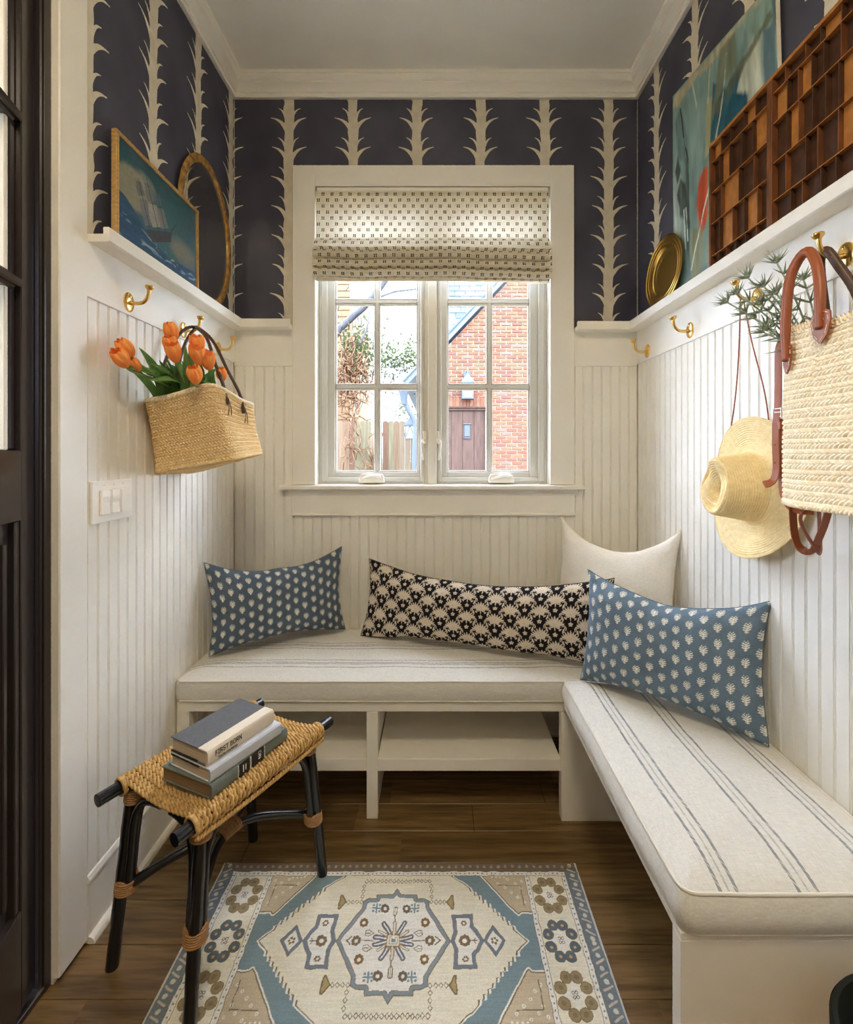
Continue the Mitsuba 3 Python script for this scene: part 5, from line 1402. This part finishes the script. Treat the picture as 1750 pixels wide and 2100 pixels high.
belt([(.797, 1.093, 1.378), (.797, 1.094, 1.30), (.798, 1.093, 1.24), (.798, 1.088, 1.200), (.798, 1.062, 1.176), (.814, 1.02, 1.174)], (-.9, .1, -.3))
put('buckle', moved(frame_y(-.014, .014, -.011, .011, (.003, .003, .003, .003), -.0015, .0015, .0007), M4([(0, 1, 0), (-1, 0, 0), (0, 0, 1)], (.791, 1.095, 1.392))), 'm_steel', bp_)
put('keeper', moved(frame_y(-.0125, .0125, -.008, .008, (.002, .002, .016, .0), -.004, .004, 0), M4([(0, 1, 0), (-1, 0, 0), (0, 0, 1)], (.792, 1.0955, 1.362))), 'm_leather', bp_)
belt([(.800, 1.060, 1.178), (.806, 1.066, 1.150), (.808, 1.064, 1.115), (.812, 1.050, 1.086), (.820, 1.034, 1.084), (.824, 1.022, 1.105), (.830, 1.010, 1.145), (.836, 1.006, 1.178)], (0, .8, .1), w=.017)
belt([(.812, 1.030, 1.178), (.806, 1.044, 1.160), (.806, 1.038, 1.135), (.812, 1.024, 1.108), (.820, 1.014, 1.090), (.832, 1.022, 1.086), (.842, 1.036, 1.110), (.848, 1.046, 1.176)], (-.4, .7, .1), w=.015)
put('strap_holes', cat_([lathe([(.0014, 0), (.0014, .0006), (.0001, .0006)], 10, axis=(-1, 0, 0), origin=(.7870, 1.0963, z_)) for z_ in (1.318, 1.276)]), 'm_ink', bp_)

# --- thistles standing in the backpack
mat('m_thistle', proc(lambda p, n, uv: mix(lin(158, 170, 142), lin(112, 128, 104), mikit.noise(p.x * 120, p.y * 120, p.z * 120))), .6, spec=.3)
mat('m_thistle_head', lin(140, 154, 136), .7)
heads = [((1593, 536), 1.10, 'grey green thistle highest beside the leather handle'), ((1533, 567), 1.16, 'grey green thistle above the hook that holds the hat'), ((1490, 618), 1.19, 'grey green thistle farthest left of the bunch'),
         ((1566, 585), 1.10, 'grey green thistle near the middle of the bunch'), ((1528, 640), 1.15, 'low grey green thistle left of the hat cord'), ((1558, 622), 1.12, 'bushy grey green thistle in the middle of the bunch'),
         ((1648, 570), 1.08, 'grey green thistle inside the arch of the leather handle'), ((1564, 679), 1.10, 'lowest grey green thistle hanging over the hat cord'), ((1592, 600), 1.08, 'grey green thistle against the leather handle'), ((1512, 600), 1.17, 'grey green thistle second from the left of the bunch')]
root = np.array([.850, 1.045, 1.46])
hr_ = np.random.default_rng(4)
def spike(o, d, L, w, curl):
    d = unit(d); s_ = unit(np.cross(d, (0.3, .5, .8)))
    n_ = np.cross(d, s_)
    Q = np.array([o + d * L * t + curl * L * t * t for t in np.linspace(0, 1, 6)])
    return tube(Q, w * np.array([.8, 1, .85, .6, .35, .08]), 4)
for (hx_, hy_), hyy, lab in heads:
    k = thing('thistle', lab, 'thistle', 'thistles in the straw backpack')
    h = pxp(hx_, hy_, hyy)
    ax = unit(h - root + np.array([0, 0, .03]))
    q1 = root + (h - root) * .55 + np.array([.008, 0, .012])
    put('stem', tube(spline([root + .008 * (hr_.random(3) - .5), q1, h - ax * .004], 14), .0019, 6), 'm_thistle', k, smooth=True)
    cone = lathe([(.0001, -.005), (.0052, -.003), (.0062, .002), (.0048, .009), (.0001, .013)], 14, axis=ax, origin=h)
    put('head', cone, 'm_thistle_head', k, smooth=True)
    ms = []
    e1 = unit(np.cross(ax, (.2, .3, .9))); e2 = np.cross(ax, e1)
    for j in range(16):
        an = j / 16 * 2 * np.pi + .3 * hr_.random()
        d = e1 * math.cos(an) + e2 * math.sin(an) + ax * (.25 + .5 * hr_.random())
        ms.append(spike(h - ax * .002, d, .022 + .012 * hr_.random(), .0017, ax * .25))
    for j in range(6):
        an = hr_.random() * 6.28
        ms.append(spike(h - ax * .001, e1 * math.cos(an) + e2 * math.sin(an) + ax * 1.2, .013 + .006 * hr_.random(), .0012, ax * .1))
    put('bracts', cat_(ms), 'm_thistle', k, smooth=True)
    lm = []
    for f in (.55, .72, .86):
        c0 = root + (h - root) * f + np.array([.004, 0, .008])
        for j in range(5):
            an = hr_.random() * 6.28
            lm.append(spike(c0, e1 * math.cos(an) + e2 * math.sin(an) + ax * .5, .028 + .018 * hr_.random(), .0021, ax * .2 - np.array([0, 0, .15])))
    put('leaves', cat_(lm), 'm_thistle', k, smooth=True)

# ================================================================== straw hat
ht = thing('straw_hat', 'pale straw hat with a pinched crown hanging by a cord on the right wall', 'hat')
HO = np.array([.893, 1.335, 1.203]); hz = unit([-1, -.03, .02]); hx = unit([0, 1, 0]); hy = np.cross(hz, hx)
if hy[2] < 0: hy = -hy
def hat_ring(prof_n=300, k=180):
    th = np.linspace(0, 2 * np.pi, k, endpoint=False)
    s = np.linspace(0, 1, prof_n)
    # from the middle of the crown's top, down its side, out over the brim
    R = np.interp(s, [0, .10, .20, .27, .30, .52, .56, .60, 1], [0, .030, .058, .074, .080, .095, .100, .110, .196])
    Hh = np.interp(s, [0, .10, .20, .27, .30, .52, .56, .60, 1], [.108, .112, .117, .116, .108, .016, .006, .003, .000])
    c, sn = np.cos(th)[:, None], np.sin(th)[:, None]
    ex_ = np.interp(s, [0, .3, .55, 1], [.80, .84, .90, 1.0])[None]
    x = R[None] * c * ex_ ; y = R[None] * sn
    h = Hh[None] + 0 * th[:, None]
    crown = sstep(.56, .25, s)[None]
    # pinch: a crease along the crown and two dents at its front
    top = sstep(.30, .05, s)[None]
    h = h - .024 * np.exp(-(x / .022) ** 2) * sstep(.29, .20, s)[None] * np.exp(-((y + .012) / .060) ** 2)
    dent = np.exp(-((np.abs(x) - .052) / .026) ** 2) * np.exp(-((y - .040) / .040) ** 2)
    h = h - .020 * dent * sstep(.34, .22, s)[None]
    x = x * (1 - .20 * crown * np.exp(-((y - .055) / .045) ** 2) * sstep(.10, .30, s)[None])
    brim = sstep(.58, 1, s)[None]
    h = h + brim * (.016 * np.cos(2 * th)[:, None] * -1 + .010 * np.sin(th)[:, None] * -1 + .006)
    # braid ridges, and stitches across them
    L = np.concatenate([[0], np.cumsum(np.hypot(np.diff(R), np.diff(Hh)))])
    row = L / .0062
    ridge = .0011 * np.abs(np.sin(np.pi * row))[None] ** .7
    stitch = .0005 * np.sin(th[:, None] * 110 + np.floor(row)[None] * 1.9) * np.ones_like(R)[None]
    P = HO + hx * x[..., None] + hy * y[..., None] + hz * h[..., None]
    m = grid(P, True); N = np.array(m.vertex_normals).reshape(P.shape)
    if (N @ hz).mean() < 0: N = -N
    return P + N * (ridge + stitch)[..., None], P, N
Pout, Pb, Nb = hat_ring()
a = grid(Pout, True); b = grid((Pb - Nb * .0022)[::3, ::4], True)
put('hat_body', cat_(a, b), 'm_straw_hat', ht, smooth=True)
rim = Pb[:, -1]
put('brim_edge', tube(rim, .0022, 6, closed=True), 'm_straw_hat', ht, smooth=True)
hk = np.array([XR - .003 - .045, 1.352, 1.742])
for dy, zz, yy in ((1, 1.36, 1.432), (-1, 1.35, 1.262)):
    put('cord', tube(spline([hk + (0, dy * .006, .002), (.886, 1.352 + dy * .030, 1.60), (.894, lerp(1.352, yy, .75), 1.46), (.892, yy, zz)], 24), .0017, 6), 'm_leather', ht, smooth=True)

# ================================================================== basket on the floor, right foreground
fb = thing('floor_basket', 'black-rimmed woven basket standing on the floor at the lower right', 'basket')
BC = np.array([.752, .690, 0]); BR, BH = .132, .395
th = np.linspace(0, 2 * np.pi, 300, endpoint=False)
def fring(r, z): return np.stack([BC[0] + r * np.cos(th), BC[1] + r * np.sin(th), 0 * th + z], 1)
mat('m_basket_dark', lin(34, 38, 36), .75, spec=.2)
tzz = np.linspace(.0, .365, 120)
P = np.array([[BC + np.array([(BR - .022 * (1 - z / BH) ** 1.5) * math.cos(t), (BR - .022 * (1 - z / BH) ** 1.5) * math.sin(t), z]) for z in tzz] for t in th])
Nr = np.stack([np.cos(th), np.sin(th), 0 * th], 1)[:, None]
hgt = .0035 * np.abs(np.sin(th * 40))[:, None] * np.sign(np.sin(tzz / .010 * np.pi))[None] * np.sign(np.sin(th * 40))[:, None] + .002 * np.abs(np.sin(tzz / .010 * np.pi))[None]
put('body', grid(P + Nr * hgt[..., None], True), 'm_straw_tan', fb, smooth=True)
put('band', cat_(grid(np.array([[BC + np.array([r * math.cos(t), r * math.sin(t), z]) for r, z in ((BR - .002, .345), (BR + .004, .347), (BR + .005, .389), (BR + .001, .397), (BR - .006, .395), (BR - .008, .365), (BR - .010, .05))] for t in th[::3]]), True)), 'm_basket_dark', fb, smooth=40)
put('base', lathe([(.0001, .004), (BR - .012, .004), (BR - .010, .06)], 60, origin=BC), 'm_basket_dark', fb)

# ================================================================== outside
def olin(r, g, b, k=.36): return [c * k for c in lin(r, g, b)]      # outdoor tones: real bricks, bark and boards are dark beside the sky

GW = 9.0                                                # the brick gable stands at this depth
put('ground', box(-40, 40, YB + .15, 60, -.30, -.06), mat('m_ground', proc(lambda p, n, uv: mix(olin(150, 142, 124), olin(110, 112, 84), mikit.fbm(p.x * 2, p.y * 2, 0, octaves=4))), .95, spec=.1), None, kind='structure', label='pale yard outside the window')
put('ground', box(-40, XL - .31, -8, YB + .15, -.30, -.06), 'm_ground', None, kind='structure')
# --- brick gable house
gb = thing('brick_house', 'red brick gable house with a slate roof seen through the right-hand window', 'house')
mat('m_mortar', olin(226, 214, 196), .95, spec=.1)
def brick_mat(nm, c1, c2):
    return mat(nm, proc(lambda p, n, uv: mix(c1, c2, mikit.fbm(p.x * 26, p.z * 40, p.y * 3, octaves=3))), .9, spec=.1)
bmats = [brick_mat('m_brick_0', olin(190, 124, 98), olin(160, 98, 76)), brick_mat('m_brick_1', olin(200, 138, 106), olin(176, 112, 86)), brick_mat('m_brick_2', olin(172, 118, 98), olin(140, 98, 86)), brick_mat('m_brick_3', olin(182, 144, 126), olin(154, 116, 100))]
GX0, GX1 = -.33, 4.6
SL = 1.06                                               # slope of the gable's rake
def rake(x): return 2.62 + SL * (x - (-.50))            # the roof's underside line in the gable plane
apex_x = (GX0 + GX1) / 2 + .2
top = lambda x: min(rake(x), rake(2 * apex_x - x)) - .06
wall_poly = Polygon([(GX0, -.1), (GX1, -.1), (GX1, top(GX1)), (apex_x, top(apex_x)), (GX0, top(GX0))])
door_hole = sbox(.08, -.2, .946, 2.175)
put('mortar_wall', extrude(wall_poly.difference(door_hole), .22, M4([(1, 0, 0), (0, 0, 1), (0, -1, 0)], (0, GW + .232, 0))), 'm_mortar', gb)
course, bl_ = .0696, .200
br_rng = random.Random(3)
def brick_shape(w, h):
    return box(-w / 2, w / 2, -.012, .03, -h / 2, h / 2, .004)
full = [mikit.ply(brick_shape(.189, .056), b) for b in bmats]
sold = [mikit.ply(brick_shape(.054, .176), b) for b in bmats[:3]]
vis, rest = [], []
brick_area = wall_poly.buffer(-.004).difference(sbox(.075, -.2, .951, 2.355))
for r in range(0, 95):
    z = .02 + r * course + course / 2
    for c in range(-4, 26):
        x = GX0 + .1 + (c + .5 * (r % 2)) * (bl_ + .0095) + .004 * br_rng.random()
        if z > 6.2: continue
        t = br_rng.choice((0, 0, 1, 1, 1, 2, 3, 0))
        full_ = sbox(x - .0945, z - .028, x + .0945, z + .028)
        if not brick_area.contains(full_):                 # cut bricks along the rake, the door and the corner
            cut = full_.intersection(brick_area)
            if cut.area > .0006 and getattr(cut, 'geom_type', '') == 'Polygon':
                put('brick', extrude(cut, .042, M4([(1, 0, 0), (0, 0, 1), (0, -1, 0)], (0, GW + .030, 0))), bmats[t], gb) if -200 < VPX + FOCAL * x / GW - 1000 < 95 and z > 1.0 else None
            continue
        px_, py_ = VPX + FOCAL * x / GW, VPY - FOCAL * (z - CAM_Z) / GW
        (vis if (905 < px_ < 1095 and 560 < py_ < 978) else rest).append((x, z, t, abs(px_ - 1000) + abs(py_ - 800) * .5))
vis.sort(key=lambda q: q[3])
rest += vis[235:]; vis = vis[:235]
for x, z, t, _ in vis:
    M = np.eye(4); M[:3, 3] = (x, GW + .003 * br_rng.random(), z)
    reuse('brick', full[t], M, gb)
for x in np.arange(.080, .96, .0640):
    M = np.eye(4); M[:3, 3] = (x + .02, GW, 2.263)
    reuse('brick', sold[br_rng.choice((0, 1, 2))], M, gb)
for t in range(4):
    ms = [box(x - .0945, x + .0945, GW - .012, GW + .03, z - .028, z + .028) for x, z, tt, _ in rest if tt == t]
    if ms: put('brickwork', cat_(ms), bmats[t], gb, kind='stuff')
# the half bricks along the door and the rake read as short bricks
mat('m_lead', olin(112, 124, 136), .6, spec=.3)
mat('m_oak_door', proc(lambda p, n, uv: mix(olin(134, 104, 90), olin(92, 72, 64), mikit.fbm(p.x * 40, p.y * 3, p.z * 4, octaves=3))), .7, spec=.2)
for i in range(4):
    a, b = .08 + i * .2165, .08 + (i + 1) * .2165
    put('door_plank', box(a + .002, b - .002, GW + .05, GW + .09, -.06, 2.10, .004), 'm_oak_door', gb, label=None)
put('door_backing', box(.07, .96, GW + .085, GW + .12, -.06, 2.12), 'm_oak_door', gb)
put('door_head', cat_(box(.06, .966, GW + .01, GW + .09, 2.10, 2.175, .006), box(.04, .98, GW - .02, GW + .05, 2.145, 2.18, .006)), 'm_oak_door', gb)
put('door_knocker', cat_(box(.545, .655, GW + .035, GW + .06, 1.60, 1.83, .01), box(.525, .675, GW + .02, GW + .055, 1.835, 1.855, .004), box(.535, .665, GW + .02, GW + .055, 1.565, 1.583, .004)), 'm_lead', gb)
# roof: rake board and slates of the slope behind
def slope_quad(x0_, x1_, y0_, y1_, th):
    V = []
    for y in (y0_, y1_):
        for x, s in ((x0_, 1), (x1_, 1)):
            V += [(x, y, rake(x)), (x, y, rake(x) + th)]
    V = np.array(V); return trimesh.convex.convex_hull(V)
put('rake_board', slope_quad(-.62, apex_x, GW - .10, GW - .02, .125), mat('m_fascia', olin(126, 138, 150), .6), gb)
put('rake_trim', slope_quad(-.64, apex_x, GW - .13, GW + .2, .03) if False else moved(slope_quad(-.64, apex_x, GW - .14, GW - .05, .035), T().translate([0, 0, .125]).matrix.numpy().reshape(4, 4) if False else M4([(1, 0, 0), (0, 1, 0), (0, 0, 1)], (0, 0, .125))), 'm_lead', gb)
put('roof_slope', moved(slope_quad(-.60, apex_x, GW - .02, GW + 6, .05), M4([(1, 0, 0), (0, 1, 0), (0, 0, 1)], (0, 0, .06))), 'm_lead', gb)
smats = [mat(f'm_slate_{i}', c, .75, spec=.25) for i, c in enumerate((olin(112, 132, 142), olin(94, 114, 126), olin(130, 146, 152)))]
# the main house roof rises behind the gable: it faces the viewer, in courses of slates
RS = .95
def roof_pt(x, d): return np.array([x, GW + .6 + d * math.cos(RS), 2.9 + d * math.sin(RS)])
sl_shape = [mikit.ply(box(-.118, .118, -.0, .30, -.008, .008, .003), m_) for m_ in smats]
put('main_roof', trimesh.Trimesh([roof_pt(-.05, -.4), roof_pt(7, -.4), roof_pt(7, 6.0), roof_pt(-.05, 6.0)], [[0, 1, 2], [0, 2, 3]], process=False), 'm_slate_1', gb)
cnt = 0
back = []
for r in range(0, 26):
    for c in range(0, 10):
        x = .08 + (c + .5 * (r % 2)) * .245
        o = roof_pt(x, r * .200 - .3); d = np.array([0, math.cos(RS), math.sin(RS)]); n_ = np.array([0, -math.sin(RS), math.cos(RS)])
        M = M4([(1, 0, 0), d - n_ * .05, n_], o + n_ * (.020 + .004 * br_rng.random()))
        px_, py_ = VPX + FOCAL * o[0] / o[1], VPY - FOCAL * (o[2] - CAM_Z) / o[1]
        if py_ < 500 or px_ > 1075 or o[2] < rake(o[0]) - .1: continue
        reuse('slate', sl_shape[br_rng.choice((0, 0, 1, 2))], M, gb)
# gutter and downspout at the left corner
put('downspout', tube(spline([(-.62, GW - .12, 2.62), (-.60, GW - .12, 2.40), (-.52, GW - .08, 2.10), (-.405, GW - .06, 1.90), (-.395, GW - .06, 1.6), (-.395, GW - .06, .0)], 40), .045, 12), 'm_lead', gb, smooth=True)
put('gutter_box', lathe([(.05, -.22), (.075, -.05), (.13, .10), (.13, .14), (.11, .14), (.0001, .02)], 16, origin=(-.60, GW - .12, 2.42)), 'm_lead', gb, smooth=40)

# --- lanterns
def lantern(c, s, label, out):
    k = thing('wall_lantern', label, 'lantern')
    c = np.array(c, float)
    hood = np.array([(0, 0, .30), (-.12, -.12, .11), (.12, -.12, .11), (.12, .12, .11), (-.12, .12, .11)]) * s
    put('hood', trimesh.Trimesh(hood + c, [[0, 1, 2], [0, 2, 3], [0, 3, 4], [0, 4, 1], [1, 3, 2], [1, 4, 3]], process=False), 'm_lead', k)
    w = .10 * s
    bars = [box(c[0] + sx * w - .008, c[0] + sx * w + .008, c[1] + sy * w - .008, c[1] + sy * w + .008, c[2] - .19 * s, c[2] + .11 * s) for sx in (-1, 1) for sy in (-1, 1)]
    bars += [box(c[0] - w - .01, c[0] + w + .01, c[1] - w - .01, c[1] + w + .01, c[2] - .205 * s, c[2] - .185 * s), box(c[0] - .125 * s, c[0] + .125 * s, c[1] - .125 * s, c[1] + .125 * s, c[2] + .085 * s, c[2] + .112 * s)]
    for sx in (-1, 1):
        bars.append(tube(np.array([(c[0] + sx * w, c[1] - w, c[2] - .185 * s), (c[0], c[1] - w, c[2] + .09 * s)]), .006, 6))
    put('frame', cat_(bars), 'm_lead', k)
    put('panes', box(c[0] - w * .96, c[0] + w * .96, c[1] - w * .96, c[1] + w * .96, c[2] - .18 * s, c[2] + .085 * s), mat('m_frosted', olin(224, 226, 232), .35) if 'm_frosted' not in scene else 'm_frosted', k)
    o = np.array(out, float)
    put('bracket', cat_(tube(np.array([c + (0, 0, .28 * s), c + (0, 0, .33 * s), c + o * .8 + (0, 0, .33 * s), c + o + (0, 0, .30 * s)]), .012, 8), lathe([(.0001, .02), (.07 * s, .02), (.08 * s, 0)], 20, axis=-o, origin=c + o + (0, 0, .28 * s))), 'm_lead', k)
lantern((.594, GW - .16, 2.50), 1.0, 'grey metal lantern on the brick wall above the plank door', (0, .145, 0))
lantern((-.50, GW + .25, 1.74), .9, 'grey metal lantern beside the downspout in front of the fence', (.16, 0, 0))

# --- picket fence
fe = thing('picket_fence', 'weathered brown board fence seen through the left-hand window', 'fence')
pm = [mat(f'm_picket_{i}', proc((lambda a, b: lambda p, n, uv: mix(a, b, mikit.fbm(p.x * 62, p.y * 3, p.z * 2.2, octaves=3)))(olin(*c1), olin(*c2))), .9, spec=.08) for i, (c1, c2) in enumerate((((186, 158, 130), (130, 102, 80)), ((200, 182, 156), (142, 118, 94)), ((176, 168, 136), (130, 118, 94)), ((166, 130, 108), (118, 90, 72))))]
FY = 10.4
def picket():
    pl = Polygon([(-.0602, 0), (.0602, 0), (.0602, 2.02), (.042, 2.05), (-.042, 2.05), (-.0602, 2.02)])
    return extrude(pl, .022, M4([(1, 0, 0), (0, 0, 1), (0, -1, 0)], (0, 0, 0)))
psh = [mikit.ply(picket(), m_) for m_ in pm]
for i in range(-4, 22):
    x = -2.45 + i * .122
    if x > -.16: break
    M = np.eye(4); M[:3, 3] = (x, FY + .010 * br_rng.random(), -.06 + .012 * (br_rng.random() - .5)); M[0, 2] = .006 * (br_rng.random() - .5)
    reuse('picket', psh[br_rng.choice((0, 0, 1, 1, 2, 3))], M, fe)
put('rail', cat_(box(-3.2, -.1, FY + .012, FY + .06, .35, .44), box(-3.2, -.1, FY + .012, FY + .06, 1.65, 1.74)), 'm_picket_0', fe)

# --- neighbour's pale house, vine-covered trunk, bare tree, evergreen shrub
nh = thing('neighbour_house', 'pale tan house behind the vines at the left of the window', 'house')
mat('m_tan', olin(186, 150, 114), .9, spec=.1)
put('wall', box(-6.5, -2.55, 14.0, 18, -.1, 6.5), 'm_tan', nh)
put('siding', cat_([box(-6.5, -2.54, 13.975, 14.0, z, z + .16, .006) for z in np.arange(0, 6.4, .19)]), 'm_tan', nh, kind='stuff')
mat('m_bark', proc(lambda p, n, uv: mix(olin(150, 150, 156), olin(96, 96, 102), mikit.fbm(p.x * 14, p.y * 14, p.z * 5, octaves=3))), .95, spec=.08)
mat('m_vine', olin(168, 128, 96), .9, spec=.1)
def limb(P, r0, r1, n=24, k=9):
    Q = spline(P, n); Q = Q + .03 * (np.stack([meshkit.noise(Q * 3, s) for s in (1, 2, 3)], 1) - .5)
    return tube(Q, np.linspace(r0, r1, n), k)
tree = thing('bare_tree', 'bare grey tree with a long slanting branch seen through the left-hand window', 'tree')
put('trunk', limb([(-2.75, 12.2, -.1), (-2.72, 12.2, 2.2), (-2.74, 12.2, 4.2), (-2.62, 12.2, 6.6)], .17, .11, 40), 'm_bark', tree, smooth=True)
put('branch', limb([pxp(672, 712, 11.8), pxp(700, 672, 11.6), pxp(750, 625, 11.3), pxp(790, 575, 11.0), pxp(830, 520, 10.8)], .095, .07), 'm_bark', tree, smooth=True)
put('branch', limb([pxp(770, 612, 11), pxp(805, 600, 11), pxp(835, 594, 11), pxp(858, 592, 11)], .028, .014), 'm_bark', tree, smooth=True)
put('branch', limb([pxp(738, 705, 11), pxp(750, 680, 11), pxp(756, 655, 11), pxp(758, 638, 11)], .026, .010), 'm_bark', tree, smooth=True)
tw = random.Random(9)
def twigs(n, cx, cy, rx, ry, depth, r, seed, length=60):
    t_ = random.Random(seed); ms = []
    for _ in range(n):
        x, y = cx + t_.gauss(0, rx), cy + t_.gauss(0, ry)
        a = t_.uniform(-2.4, -.7); L = length * t_.uniform(.4, 1)
        pts = [pxp(x, y, depth + t_.uniform(-.3, .3))]
        for s_ in range(3):
            a += t_.gauss(0, .35); x += math.cos(a) * L / 3; y += math.sin(a) * L / 3
            pts.append(pxp(x, y, depth + t_.uniform(-.3, .3)))
        ms.append(tube(spline(pts, 9), np.linspace(r, r * .35, 9), 5))
    return cat_(ms)
put('twigs', cat_(twigs(34, 716, 690, 26, 60, 12, .012, 1), twigs(14, 800, 705, 40, 22, 11.5, .008, 2, 50), twigs(16, 730, 800, 24, 40, 11.8, .012, 3, 80)), 'm_bark', tree, smooth=True)
vn = thing('vine', 'tangle of brown climbing vines at the left of the fence', 'vine')
def tangle(n, cx, cy, rx, ry, depth, r, seed):
    t_ = random.Random(seed); ms = []
    for _ in range(n):
        x, y = cx + t_.gauss(0, rx), cy + t_.gauss(0, ry); a = t_.uniform(0, 6.28); pts = []
        for s_ in range(6):
            pts.append(pxp(x, y, depth + t_.uniform(-.2, .2))); a += t_.gauss(0, .8); x += 9 * math.cos(a); y += 13 * math.sin(a)
        ms.append(tube(spline(pts, 16), r * t_.uniform(.5, 1.2), 5))
    return cat_(ms)
put('stems', cat_(tangle(110, 716, 770, 14, 26, 11, .014, 4), tangle(46, 712, 850, 18, 50, 10.8, .013, 5), tangle(26, 735, 930, 14, 28, 10.2, .010, 6)), 'm_vine', vn, smooth=True)
scene['m_foliage'] = {'type': 'principledthin', 'base_color': proc(lambda p, n, uv: mix(olin(136, 150, 96), olin(88, 104, 74), mikit.noise(p.x * 9, p.y * 9, p.z * 9))), 'roughness': .6, 'diff_trans': .7, 'spec_trans': 0.0, 'eta': 1.3}
def foliage(n, cx, cy, rx, ry, depth, size, seed):
    r_ = np.random.default_rng(seed)
    V, F = [], []
    for i in range(n):
        x, y = cx + r_.normal() * rx, cy + r_.normal() * ry
        o = pxp(x, y, depth + r_.uniform(-.4, .4)); d = unit(r_.normal(size=3)); s_ = unit(np.cross(d, r_.normal(size=3)))
        L, w = size * r_.uniform(.6, 1.2), size * .30
        b0 = len(V); V += [o, o + d * L * .5 + s_ * w, o + d * L, o + d * L * .5 - s_ * w]; F += [[b0, b0 + 1, b0 + 2], [b0, b0 + 2, b0 + 3]]
    return trimesh.Trimesh(np.array(V), F, process=False)
sh = thing('evergreen_shrub', 'loose green foliage above the fence in the left-hand window', 'shrub')
put('leaves', cat_(foliage(900, 815, 735, 34, 20, 11.2, .09, 1), foliage(380, 730, 715, 22, 20, 11.4, .12, 2), foliage(90, 828, 838, 12, 12, 10.8, .08, 3)), 'm_foliage', sh, kind='stuff')
put('stems', twigs(26, 812, 770, 30, 12, 11.2, .010, 8, 60), 'm_bark', sh, smooth=True)
# --- what the side door looks out on: porch ceiling and a low brick wall
po = thing('porch_roof', 'dim porch ceiling outside the side door', 'porch')
put('boards', box(-3.2, XL - .16, -1.5, 2.2, 2.62, 2.72), 'm_paint', po)
put('siding', cat_([box(-4.02, -4.0, -3.5, 5.2, z_, z_ + .125, .004) for z_ in np.arange(-.06, 1.5, .13)]), mat('m_siding', olin(150, 146, 138, .5), .8), po, kind='stuff')
put('post', box(-3.15, -3.0, -.6, -.45, -.06, 2.62), 'm_sash', po)
